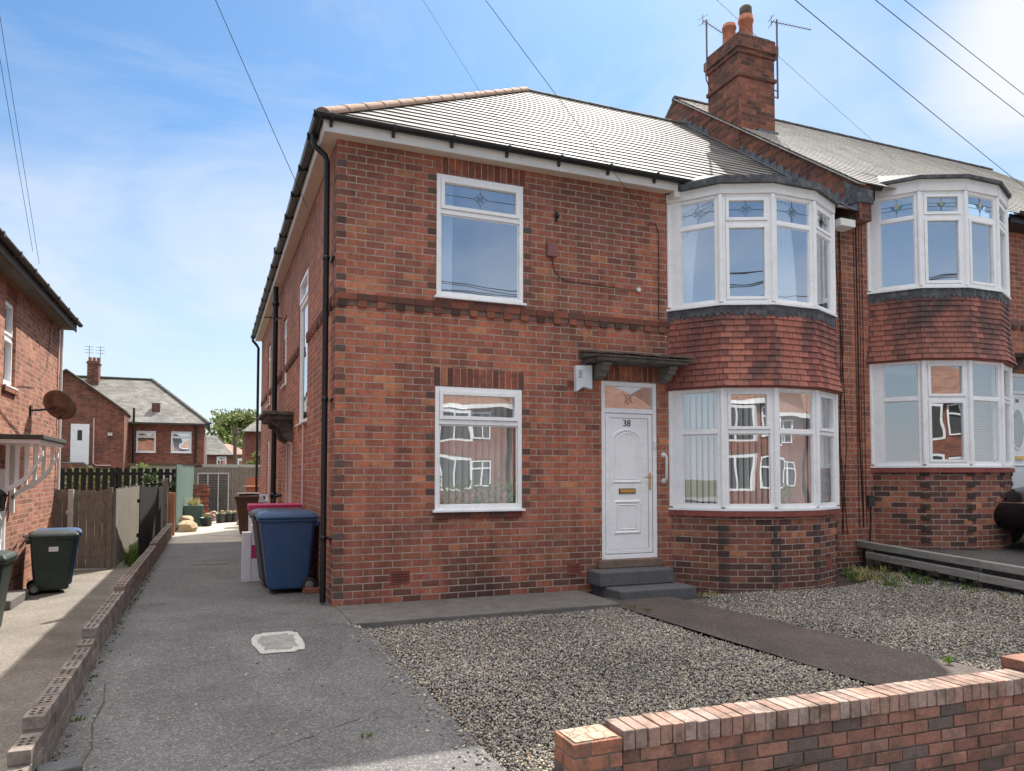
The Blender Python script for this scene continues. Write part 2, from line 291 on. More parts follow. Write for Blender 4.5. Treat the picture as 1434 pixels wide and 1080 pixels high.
# ---------------------------------------------------------------- mesh helpers
class MB:
    def __init__(s): s.v = []; s.f = []; s.mi = []; s.smooth = []; s.col = []; s.ccol = None
    def face(s, pts, mi=0, smooth=False):
        b = len(s.v); s.v += [tuple(p) for p in pts]; s.f.append(tuple(range(b, b+len(pts)))); s.mi.append(mi); s.smooth.append(smooth); s.col.append(s.ccol)
    def mesh(s, vs, fs, mi=0, smooth=False):
        b = len(s.v); s.v += [tuple(p) for p in vs]
        for f in fs: s.f.append(tuple(b+i for i in f)); s.mi.append(mi); s.smooth.append(smooth); s.col.append(s.ccol)
    def obox(s, o, u, n, a, b, c, d, e, f, mi=0):
        """box in frame: a..b along u, c..d along z, e..f along n"""
        o = Vector(o); u = Vector(u); n = Vector(n); z = Vector((0, 0, 1))
        P = lambda i, j, k: o+u*i+z*j+n*k
        vs = [P(a, c, e), P(b, c, e), P(b, c, f), P(a, c, f), P(a, d, e), P(b, d, e), P(b, d, f), P(a, d, f)]
        fs = [(0, 1, 2, 3), (4, 7, 6, 5), (0, 4, 5, 1), (1, 5, 6, 2), (2, 6, 7, 3), (3, 7, 4, 0)]
        if u.cross(n).z > 0: fs = [tuple(reversed(q)) for q in fs]
        s.mesh(vs, fs, mi)
    def box(s, x0, x1, y0, y1, z0, z1, mi=0): s.obox((0, 0, 0), (1, 0, 0), (0, 1, 0), min(x0, x1), max(x0, x1), min(z0, z1), max(z0, z1), min(y0, y1), max(y0, y1), mi)
    def rbox(s, c, sz, rot, mi=0, jit=0):
        m = rot if isinstance(rot, Matrix) else Matrix.Rotation(rot, 3, 'Z')
        vs = []
        for k in (-1, 1):
            for i, j in ((-1, -1), (1, -1), (1, 1), (-1, 1)):
                p = Vector((i*sz[0]/2*(1+rnd.uniform(-jit, jit)), j*sz[1]/2*(1+rnd.uniform(-jit, jit)), k*sz[2]/2*(1+rnd.uniform(-jit, jit))))
                vs.append(Vector(c)+m @ p)
        s.mesh(vs, [(3, 2, 1, 0), (4, 5, 6, 7), (0, 1, 5, 4), (1, 2, 6, 5), (2, 3, 7, 6), (3, 0, 4, 7)], mi)
    def tube(s, pts, r, seg=8, mi=0, caps=True, r2=None):
        pts = [Vector(p) for p in pts]; n = len(pts); vs = []; fs = []
        up = Vector((0, 0, 1))
        for i, p in enumerate(pts):
            d = (pts[min(i+1, n-1)]-pts[max(i-1, 0)]).normalized()
            a = d.cross(up if abs(d.z) < .95 else Vector((1, 0, 0))).normalized(); b = d.cross(a).normalized()
            rr = r if r2 is None else r+(r2-r)*i/(n-1)
            for k in range(seg):
                t = 2*math.pi*k/seg; vs.append(p+a*math.cos(t)*rr+b*math.sin(t)*rr)
        for i in range(n-1):
            for k in range(seg):
                k2 = (k+1) % seg; fs.append((i*seg+k, i*seg+k2, (i+1)*seg+k2, (i+1)*seg+k))
        s.mesh(vs, fs, mi, True)
        if caps: s.face(vs[:seg][::-1], mi); s.face(vs[-seg:], mi)
    def lathe(s, c, prof, seg=20, mi=0, axis='z'):
        vs = []; fs = []; n = len(prof); c = Vector(c)
        for r, z in prof:
            for k in range(seg):
                t = 2*math.pi*k/seg; a, b = math.cos(t)*r, math.sin(t)*r
                vs.append(c+(Vector((a, b, z)) if axis == 'z' else Vector((z, a, b)) if axis == 'x' else Vector((a, z, b))))
        for i in range(n-1):
            for k in range(seg):
                k2 = (k+1) % seg; fs.append((i*seg+k, i*seg+k2, (i+1)*seg+k2, (i+1)*seg+k))
        s.mesh(vs, fs, mi, True)
    def prism(s, poly, o, u, n, w0, w1, mi=0):
        """polygon (a,z) in the plane o+u*a+z, extruded w0..w1 along n"""
        o = Vector(o); u = Vector(u); n = Vector(n); z = Vector((0, 0, 1))
        A = [o+u*a+z*b+n*w0 for a, b in poly]; B = [o+u*a+z*b+n*w1 for a, b in poly]; k = len(poly)
        s.mesh(A+B, [tuple(range(k))[::-1], tuple(range(k, 2*k))]+[(i, (i+1) % k, (i+1) % k+k, i+k) for i in range(k)], mi)
    def build(s, name, mat, parent=None, bevel=0, local=False, fix=False):
        me = bpy.data.meshes.new(name)
        off = Vector((0, 0, 0)); p = parent
        if not local:
            while p is not None: off += p.location; p = p.parent
        V = [(a-off.x, b-off.y, c-off.z) for a, b, c in s.v]
        me.from_pydata(V, [], s.f)
        mats = mat if isinstance(mat, (list, tuple)) else [mat]
        for m in mats: me.materials.append(M[m])
        me.polygons.foreach_set('material_index', s.mi); me.polygons.foreach_set('use_smooth', s.smooth)
        if fix:
            bm = bmesh.new(); bm.from_mesh(me); bmesh.ops.remove_doubles(bm, verts=bm.verts, dist=1e-5); bmesh.ops.recalc_face_normals(bm, faces=bm.faces); bm.to_mesh(me); bm.free()
        me.update()
        uvl = me.uv_layers.new(name='UVMap')
        nl = len(me.loops); uv = np.zeros(nl*2, np.float32)
        for pl in me.polygons:
            nn = pl.normal
            if abs(nn.z) > .995: t = Vector((1, 0, 0)); vv = Vector((0, 1, 0))
            else: t = Vector((-nn.y, nn.x, 0)).normalized(); vv = nn.cross(t)
            for li in pl.loop_indices:
                q = s_world = me.vertices[me.loops[li].vertex_index].co+off
                uv[2*li] = q.dot(t); uv[2*li+1] = q.dot(vv)
        uvl.data.foreach_set('uv', uv)
        if any(c is not None for c in s.col):
            ca = me.color_attributes.new('pcol', 'FLOAT_COLOR', 'CORNER'); arr = np.ones((nl, 4), np.float32)
            for pl, c in zip(me.polygons, s.col):
                if c is not None:
                    for li in pl.loop_indices: arr[li, :3] = c
            ca.data.foreach_set('color', arr.ravel())
        o = bpy.data.objects.new(name, me); C.objects.link(o)
        if parent is not None: o.parent = parent
        if bevel:
            b = o.modifiers.new('bevel', 'BEVEL'); b.width = bevel; b.segments = 2; b.limit_method = 'ANGLE'
        return o
def thing(name, label, cat, loc=(0, 0, 0), rz=0, group=None):
    o = bpy.data.objects.new(name, None); C.objects.link(o); o.location = loc; o.rotation_euler = (0, 0, rz)
    o['label'] = label; o['category'] = cat
    if group: o['group'] = group
    return o
def tag(o, label, cat, group=None):
    o['label'] = label; o['category'] = cat
    if group: o['group'] = group
    return o
def struct(o, kind='structure', label=None): 
    o['kind'] = kind
    if label: o['label'] = label
    return o
def copy_tree(o, parent=None):
    c = o.copy(); C.objects.link(c); c.parent = parent
    for ch in list(o.children): copy_tree(ch, c)
    return c
def text_mesh(name, body, size, depth, loc, rot, mat, parent):
    cu = bpy.data.curves.new(name, 'FONT'); cu.body = body; cu.size = size; cu.extrude = depth; cu.align_x = 'CENTER'; cu.align_y = 'CENTER'
    to = bpy.data.objects.new(name, cu); C.objects.link(to); bpy.context.view_layer.update()
    me = bpy.data.meshes.new_from_object(to); bpy.data.objects.remove(to); me.materials.clear(); me.materials.append(M[mat])
    o = bpy.data.objects.new(name, me); C.objects.link(o)
    p = parent; off = Vector((0, 0, 0))
    while p is not None: off += p.location; p = p.parent
    o.parent = parent; o.location = Vector(loc)-off; o.rotation_euler = rot; return o
Z = Vector((0, 0, 1)); X = Vector((1, 0, 0)); Y = Vector((0, 1, 0))

# ---------------------------------------------------------------- ground
def zg(x, y):
    k = .080 if x < .5 else max(.030, .080-.0135*(x-.5))
    z = -min(max(-1-y, 0), 4.3)*k
    if x > 7: z += .09*(x-7)
    return z
def sheet(name, poly_fn, xs_n, y0, y1, ny, mat, dz=0, zf=zg, label=None, kind='structure'):
    """poly_fn(y) -> (xl, xr)"""
    m = MB(); rows = []
    for j in range(ny+1):
        y = y0+(y1-y0)*j/ny; a, b = poly_fn(y)
        rows.append([(a+(b-a)*i/xs_n, y, zf(a+(b-a)*i/xs_n, y)+dz) for i in range(xs_n+1)])
    vs = [p for r in rows for p in r]; w_ = xs_n+1
    m.mesh(vs, [(j*w_+i, j*w_+i+1, (j+1)*w_+i+1, (j+1)*w_+i) for j in range(ny) for i in range(xs_n)], 0, True)
    return struct(m.build(name, mat), kind, label)
m = MB(); m.face([(-300, -300, -1.0), (300, -300, -1.0), (300, 400, -1.0), (-300, 400, -1.0)]); struct(m.build('ground', 'ground_soil'))
gedge = lambda y: .07+.075*max(-1-y, 0)
sheet('driveway', lambda y: (-2.24, gedge(y)+.03 if y < -.02 else .3), 14, -5.0, 13.2, 60, 'asphalt')
sheet('driveway_ramp', lambda y: (-2.24, .56), 8, -6.4, -5.0, 8, 'asphalt', zf=lambda x, y: zg(x, -5)-(-5.0-y)*.27)
pl_ = lambda y: 3.13+.14*max(-1-y, 0); pr_ = lambda y: 4.12+.19*max(-1-y, 0)
sheet('driveway_stain', lambda y: (-.75, .06), 6, -1.0, 1.9, 6, 'asphalt_path', dz=.0035) if False else None
sheet('gravel_bed', lambda y: (gedge(y)-.02, 8.25), 20, -5.05, .3, 20, 'earth', dz=-.075)
sheet('garden_path', lambda y: (pl_(y), pr_(y)), 6, -5.0, -.5, 18, 'asphalt_path', dz=-.02)
sheet('pavement', lambda y: (-30, 30), 60, -11.8, -5.1, 10, 'pavement', zf=lambda x, y: -.74)
sheet('road', lambda y: (-60, 60), 8, -20, -11.7, 2, 'road', zf=lambda x, y: -.86)
sheet('far_pavement', lambda y: (-60, 60), 8, -27, -19.8, 2, 'pavement', zf=lambda x, y: -.74)
sheet('side_path', lambda y: (-4.42, -2.30), 6, -5.4, 13.8, 30, 'path_left', zf=lambda x, y: -.50+.02*max(0, -y*.0))
sheet('patio', lambda y: (-2.4, .35), 6, 9.3, 23, 10, 'slab_pale', zf=lambda x, y: .004+.0*y)
m = MB(); m.box(8.2, 16, -5, .3, -.4, .30)
m.v = [(a, b, (.42+.06*b if c > 0 else c)) for a, b, c in m.v]; struct(m.build('forecourt', 'forecourt'))
m = MB(); m.box(-10, -2.3, 13.8, 26, -.64, -.3); struct(m.build('back_yard', 'ground_soil'))

# concrete apron in front of the wall
m = MB(); m.prism([(.03, -.30), (3.18, -.30), (3.18, 0.012), (.03, 0.012)], (0, 0, 0), X, Y, -1.1, -.02)
o = struct(m.build('concrete_apron', 'concrete', bevel=.012))
m = MB(); pts = []
for k in range(26):
    t = 2*math.pi*k/26; e = .8; cx, cy = math.cos(t), math.sin(t)
    sx_ = math.copysign(abs(cx)**.45, cx); sy_ = math.copysign(abs(cy)**.45, cy)
    pts.append((sx_, sy_, 1+rnd.uniform(-.07, .07)))
def ring(m, cx, cy, a, b, ang, inner, z0):
    rim = []
    ca, sa = math.cos(ang), math.sin(ang); P = lambda q, f: (cx+(q[0]*a*ca-q[1]*b*sa)*q[2]*f, cy+(q[0]*a*sa+q[1]*b*ca)*q[2]*f)
    n = len(pts)
    for k in range(n):
        A, B = pts[k], pts[(k+1) % n]; fi = inner+.06*math.sin(k*1.7)
        q = [P(A, 1), P(B, 1), P(B, fi), P(A, fi)]
        m.face([(x, y, zg(x, y)+z0) for x, y in q])
ring(m, -.72, -1.48, .225, .33, R(4), .72, .008)
m.face([(-.72+a*.225*c*.8, -1.48+b*.33*c*.8, zg(0, -1.48+b*.33*c*.8)+.005) for a, b, c in pts], 1); struct(m.build('driveway_patch', ['patch_white', 'concrete_grey']))
m = MB(); m.box(-1.62, -1.02, 4.9, 5.25, -.02, .008); struct(m.build('drain_strip', 'concrete'))

# ---------------------------------------------------------------- gravel (loose stones, uncountable)
def gravel(name, n, region, seed, s0=.0085, s1=.0165):
    g = np.random.default_rng(seed)
    ph = (1+5**.5)/2
    iv = np.array([(-1, ph, 0), (1, ph, 0), (-1, -ph, 0), (1, -ph, 0), (0, -1, ph), (0, 1, ph), (0, -1, -ph), (0, 1, -ph), (ph, 0, -1), (ph, 0, 1), (-ph, 0, -1), (-ph, 0, 1)]); iv /= np.linalg.norm(iv[0])
    fi = np.array([(0, 11, 5), (0, 5, 1), (0, 1, 7), (0, 7, 10), (0, 10, 11), (1, 5, 9), (5, 11, 4), (11, 10, 2), (10, 7, 6), (7, 1, 8), (3, 9, 4), (3, 4, 2), (3, 2, 6), (3, 6, 8), (3, 8, 9), (4, 9, 5), (2, 4, 11), (6, 2, 10), (8, 6, 7), (9, 8, 1)])
    pos = region(g, n); n = len(pos)
    q = g.normal(size=(n, 4)); q /= np.linalg.norm(q, axis=1)[:, None]
    w_, x, y, z = q.T
    Rm = np.stack([np.stack([1-2*(y*y+z*z), 2*(x*y-z*w_), 2*(x*z+y*w_)], 1), np.stack([2*(x*y+z*w_), 1-2*(x*x+z*z), 2*(y*z-x*w_)], 1), np.stack([2*(x*z-y*w_), 2*(y*z+x*w_), 1-2*(x*x+y*y)], 1)], 1)
    sc = g.uniform(s0, s1, (n, 1))*np.stack([g.uniform(.8, 1.3, n), g.uniform(.7, 1.1, n), g.uniform(.45, .8, n)], 1)
    loc = iv[None]*sc[:, None, :]*g.uniform(.85, 1.15, (n, 12, 1))
    V = np.einsum('nij,nkj->nki', Rm, loc)+pos[:, None, :]
    F = fi[None]+(np.arange(n)*12)[:, None, None]
    me = bpy.data.meshes.new(name); me.vertices.add(n*12); me.vertices.foreach_set('co', V.astype(np.float32).ravel())
    me.loops.add(n*60); me.loops.foreach_set('vertex_index', F.astype(np.int32).ravel())
    me.polygons.add(n*20); me.polygons.foreach_set('loop_start', np.arange(0, n*60, 3, dtype=np.int32))
    pal = np.array([(.30, .27, .22), (.17, .16, .15), (.10, .10, .105), (.22, .19, .155), (.40, .37, .31), (.055, .055, .06), (.14, .14, .15), (.27, .17, .11)])
    pal = (pal*1.12+np.array([.060, .055, .044]))*np.array([.98, .96, .92]); c0_ = .5+.5*np.sin(pos[:, 0]*1.7+2*np.sin(pos[:, 1]*1.3))*np.sin(pos[:, 1]*2.1+pos[:, 0]*.9); c = pal[g.choice(len(pal), n, p=[.17, .2, .17, .16, .07, .08, .12, .03])]*g.uniform(.8, 1.25, (n, 1))*(.84+.26*c0_[:, None])
    ca = me.color_attributes.new('pcol', 'FLOAT_COLOR', 'POINT'); arr = np.ones((n*12, 4), np.float32); arr[:, :3] = np.repeat(c, 12, 0); ca.data.foreach_set('color', arr.ravel())
    me.update(calc_edges=True); me.materials.append(M['gravel'])
    o = bpy.data.objects.new(name, me); C.objects.link(o); return o
BAY = [(4.65, 0), (5.08, -.58), (5.72, -.87), (6.44, -.87), (7.08, -.58), (7.51, 0)]
def zgv(x, y):
    k = np.where(x < .5, .080, np.maximum(.030, .080-.0135*(x-.5)))
    return -np.clip(-1-y, 0, 4.3)*k+np.where(x > 7, .09*(x-7), 0)
def reg_left(g, n):
    y = g.uniform(-4.95, -1.08, n); a = .07+.075*np.maximum(-1-y, 0); b = 3.13+.14*np.maximum(-1-y, 0)
    x = a+g.uniform(-.012, 1.004, n)*(b-a)
    k = (np.abs(np.minimum(x-a, b-x)) > g.exponential(.012, n)-.02); x, y = x[k], y[k]
    return np.stack([x, y, zgv(x, y)-.045+g.uniform(-.018, .012, len(x))+.008*np.sin(x*3.1+y*2.3)], 1)
def reg_right(g, n):
    y = g.uniform(-4.9, -.1, n); a = 4.12+.19*np.maximum(-1-y, 0)+np.where(y > -1, .45, 0); x = a+g.uniform(0, 1, n)*(8.15-a)
    k = ~((x > 4.5) & (x < 7.6) & (y > -.85)); x, y = x[k], y[k]
    return np.stack([x, y, zgv(x, y)-.035+g.uniform(-.018, .012, len(x))+.01*np.sin(x*2.1+y*3.3)], 1)
GL = gravel('gravel', 66000, reg_left, 1, .007, .0135); struct(GL, 'stuff', 'mixed grey and buff loose gravel in front of the left windows')
GR = gravel('gravel', 60000, reg_right, 2, .007, .0135); struct(GR, 'stuff', 'grey loose gravel between the garden path and the timber rails')
def reg_spill(g, n):
    x = g.uniform(-2.1, 0.6, n); y = g.uniform(-5.3, -1, n); e = .07+.075*np.maximum(-1-y, 0)
    d = e-x; k = (d > 0) & (g.uniform(0, 1, n) < .9*np.exp(-d/.05)+.004); x, y = x[k], y[k]
    return np.stack([x, y, zgv(x, y)+.004], 1)
struct(gravel('gravel', 14000, reg_spill, 3), 'stuff', 'stray stones scattered over the driveway edge')

# ---------------------------------------------------------------- windows
def glass_pane(parent, o, u, n, a, b, c, d, depth, mat='glass'):
    m = MB(); m.obox(o, u, n, a, b, c, d, depth-.012, depth); return m.build('pane', mat, parent)
def frame_ring(m, o, u, n, a, b, c, d, t, e, f):
    m.obox(o, u, n, a, a+t, c, d, e, f); m.obox(o, u, n, b-t, b, c, d, e, f)
    m.obox(o, u, n, a+t, b-t, c, c+t, e, f); m.obox(o, u, n, a+t, b-t, d-t, d, e, f)
def motif(parent, o, u, n, cx, cz, w, h, depth, kind):
    m = MB(); o = Vector(o); u = Vector(u); n = Vector(n)
    P = lambda a, b: o+u*(cx+a)+Z*(cz+b)+n*(depth+.003)
    def line(*q): m.tube([P(*k) for k in q], .0032, 5)
    if kind == 'diamond':
        s_ = min(.075, h*.3)
        line((-w/2, 0), (-s_*1.25, 0)); line((s_*1.25, 0), (w/2, 0)); line((0, -h/2), (0, -s_)); line((0, s_), (0, h/2))
        for k in (1, .5): line((-s_*1.25*k, 0), (0, s_*k), (s_*1.25*k, 0), (0, -s_*k), (-s_*1.25*k, 0))
        line((-s_*.6, s_*.5), (s_*.6, -s_*.5)); line((s_*.6, s_*.5), (-s_*.6, -s_*.5))
        return m.build('leading', 'lead', parent)
    s_ = h*.34
    for dz in (-.1, .12): line((-w/2, dz*h), (w/2, dz*h))
    line((0, -h/2), (0, h/2))
    L = m.build('leading', 'lead', parent)
    k = MB()
    def blob(ax, az, rx, rz, ang=0):
        q = [P(ax+math.cos(t)*rx*math.cos(ang)-math.sin(t)*rz*math.sin(ang), az+math.cos(t)*rx*math.sin(ang)+math.sin(t)*rz*math.cos(ang)) for t in [2*math.pi*i/12 for i in range(12)]]
        k.mesh(q+[p+n*.004 for p in q], [tuple(range(12))[::-1], tuple(range(12, 24))]+[(i, (i+1) % 12, (i+1) % 12+12, i+12) for i in range(12)])
    blob(0, s_*.35, s_*.24, s_*.5)
    k.build('glass_petal', 'lead_yellow', parent)
    k.__init__(); blob(-s_*.55, s_*.1, s_*.2, s_*.45, R(40)); blob(s_*.55, s_*.1, s_*.2, s_*.45, R(-40)); blob(0, -s_*.55, s_*.18, s_*.3)
    k.build('glass_petal', 'lead_blue', parent)
    return L
def curtain_mesh(o, u, n, a0, a1, b0, b1, c, d, depth, amp=.03, per=.09):
    """top edge a0..a1, bottom edge b0..b1"""
    m = MB(); o = Vector(o); u = Vector(u); n = Vector(n); nu, nv = 40, 8; vs = []
    for j in range(nv+1):
        t = j/nv; l = b0+(a0-b0)*t**1.6; r = b1+(a1-b1)*t**1.6
        for i in range(nu+1):
            f = i/nu; vs.append(o+u*(l+(r-l)*f)+Z*(c+(d-c)*t)-n*(depth+amp*math.sin(f*(a1-a0+.12)/per*6.28)))
    m.mesh(vs, [(j*(nu+1)+i, j*(nu+1)+i+1, (j+1)*(nu+1)+i+1, (j+1)*(nu+1)+i) for j in range(nv) for i in range(nu)], 0, True)
    return m
def blinds_mesh(o, u, n, a, b, c, d, depth, ang=50, pitch=.088, slat=.085):
    m = MB(); o = Vector(o); u = Vector(u); n = Vector(n); k = int((b-a)/pitch)
    for i in range(k+1):
        x = a+(b-a)*(i+.5)/(k+1); an = R(ang+rnd.uniform(-5, 5)); dv = (u*math.cos(an)+n*math.sin(an))*slat/2; pc = o+u*x-n*depth
        m.mesh([pc-dv+Z*c, pc+dv+Z*c, pc+dv+Z*d, pc-dv+Z*d], [(0, 1, 2, 3)])
    return m
def window(parent, o, u, n, w, h, top=.3, fr=.055, sash_top=True, sash_low=False, kind=None, glass='glass', setback=.045, sill=True, curtain=None, blinds=None, name='window', side=(0, 0)):
    """o = lower left outer corner on the wall plane; n outward normal. One light above, one below."""
    m = MB(); e, f = -setback-.03, -setback+.02
    frame_ring(m, o, u, n, 0, w, 0, h, fr, e-.03, f)
    zt = h-top
    m.obox(o, u, n, fr, w-fr, zt-.03, zt+.03, e-.03, f-.002)
    if side[0]: m.obox(o, u, n, fr, fr+side[0], fr, h-fr, e-.03, f-.001)
    if side[1]: m.obox(o, u, n, w-fr-side[1], w-fr, fr, h-fr, e-.03, f-.001)
    win = m.build(name, 'upvc', parent, bevel=.006)
    a, b = fr+side[0], w-fr-side[1]
    for lo, hi, sa in ((fr, zt-.03, sash_low), (zt+.03, h-fr, sash_top)):
        t = .045 if sa else .014
        m = MB(); frame_ring(m, o, u, n, a+.002, b-.002, lo+.002, hi-.002, t, e, f+(.016 if sa else -.022))
        m.build('sash' if sa else 'glazing_bead', 'upvc', win, bevel=.004)
        glass_pane(win, o, u, n, a+t, b-t, lo+t, hi-t, f-.03, glass)
        if kind and lo > h*.4: motif(win, o, u, n, (a+b)/2, (lo+hi)/2, b-a-2*t, hi-lo-2*t, f-.03, kind)
    if sill:
        m = MB(); m.obox(o, u, n, -.03, w+.03, -.025, .003, e, .05); m.build('sill', 'upvc', win, bevel=.004)
    if curtain:
        for (a0, a1, b0, b1) in curtain: curtain_mesh(o, u, n, a0, a1, b0, b1, fr, h-fr, .16).build('curtain', 'curtain', win)
    if blinds: blinds_mesh(o, u, n, a, b, fr, h-fr+.02, .17, **blinds).build('blind', 'blind', win)
    return win
def wall_holes(m, o, u, n, W, H, holes, z0=0, reveal=.10, mi=0, back=False):
    """rect wall 0..W, z0..H with rectangular holes (a,b,c,d); faces outward along n"""
    o = Vector(o); u = Vector(u); n = Vector(n)
    us = sorted({0, W, *[h[0] for h in holes], *[h[1] for h in holes]}); zs = sorted({z0, H, *[h[2] for h in holes], *[h[3] for h in holes]})
    P = lambda a, b, k=0: o+u*a+Z*b-n*k
    flip = u.cross(Z).dot(n) < 0
    def q(p): m.face(p[::-1] if flip else p, mi)
    for i in range(len(us)-1):
        for j in range(len(zs)-1):
            a, b, c, d = us[i], us[i+1], zs[j], zs[j+1]; x, y = (a+b)/2, (c+d)/2
            if any(h[0] < x < h[1] and h[2] < y < h[3] for h in holes): continue
            q([P(a, c), P(b, c), P(b, d), P(a, d)])
    for a, b, c, d in holes:
        q([P(a, c), P(a, d), P(a, d, reveal), P(a, c, reveal)][::-1]); q([P(b, c), P(b, d), P(b, d, reveal), P(b, c, reveal)])
        q([P(a, d), P(b, d), P(b, d, reveal), P(a, d, reveal)][::-1]); q([P(a, c), P(b, c), P(b, c, reveal), P(a, c, reveal)])

def soldiers(m, o, u, n, a, b, c, h, rng, proud=.004, pitch=.085):
    m.ccol = (.40, .33, .27); m.obox(o, u, n, a, b, c, c+h, -.02, .0012)
    k = max(1, round((b-a)/pitch)); p = (b-a)/k
    for i in range(k):
        m.ccol = rng_col(rng); m.obox(o, u, n, a+i*p+.005, a+(i+1)*p-.005, c+.004, c+h-.003, -.02, proud+rng.uniform(-.001, .002))
    m.ccol = None
def rng_col(r, pal=None):
    pal = pal or [(.24, .078, .05), (.29, .09, .055), (.33, .105, .06), (.20, .065, .045), (.16, .055, .042), (.36, .13, .075)]
    c = r.choice(pal); k = r.uniform(.85, 1.15); return (c[0]*k, c[1]*k, c[2]*k)

# ---------------------------------------------------------------- tiled roof slope as overlapping courses
def tiled(m, A, B, Cc, D, gauge=.19, th=.012, clipw=None):
    """eave A->B, ridge D->C; courses of tiles each a thin lapped strip"""
    A, B, Cc, D = map(Vector, (A, B, Cc, D)); nrm = (B-A).cross(D-A)
    if nrm.length < 1e-6: nrm = (B-A).cross(Cc-A)
    nrm.normalize(); 
    if nrm.z < 0: nrm = -nrm
    e = (B-A).normalized(); sl = max((D-A).length if (D-A).length > 0 else 0, (Cc-B).length)
    L = abs(((D-A)-e*((D-A).dot(e))).length); n = max(2, int(L/gauge))
    for i in range(n):
        t0, t1 = i/n, min(1, (i+1.12)/n)
        a0, b0 = A.lerp(D, t0), B.lerp(Cc, t0); a1, b1 = A.lerp(D, t1), B.lerp(Cc, t1)
        lo, hi = nrm*(th+.004), nrm*.002
        m.mesh([a0+lo, b0+lo, b1+hi, a1+hi, a0-nrm*.002, b0-nrm*.002], [(0, 1, 2, 3), (4, 5, 1, 0)])

# ---------------------------------------------------------------- bay
def offset_poly(poly, d):
    out = []
    for i, p in enumerate(poly):
        ns = []
        for j in (i-1, i):
            if 0 <= j < len(poly)-1:
                t = Vector(poly[j+1])-Vector(poly[j]); t.normalize(); ns.append(Vector((t.y, -t.x)))
        nn = sum(ns, Vector((0, 0))).normalized(); k = 1/max(.3, nn.dot(ns[0]))
        if len(ns) == 1: q = Vector(p)+ns[0]*d; q.y = max(q.y, p[1]) if False else q.y
        else: q = Vector(p)+nn*d*k
        out.append(q)
    # keep ends on the wall plane
    out[0] = Vector((poly[0][0]-d, poly[0][1]+.0)); out[-1] = Vector((poly[-1][0]+d, poly[-1][1]+.0))
    return out
def band(m, poly, d0, z0, d1, z1, mi=0):
    a = offset_poly(poly, d0); b = offset_poly(poly, d1)
    for i in range(len(a)-1): m.face([(a[i].x, a[i].y, z0), (a[i+1].x, a[i+1].y, z0), (b[i+1].x, b[i+1].y, z1), (b[i].x, b[i].y, z1)], mi)
def slab(m, poly, d0, z0, z1, d_in=None):
    """solid moulding: outer face at offset d0 between z0..z1, returning to d_in"""
    d_in = -.05 if d_in is None else d_in
    band(m, poly, d0, z0, d0, z1); band(m, poly, d0, z1, d_in, z1+.0005); band(m, poly, d_in, z0-.0005, d0, z0)
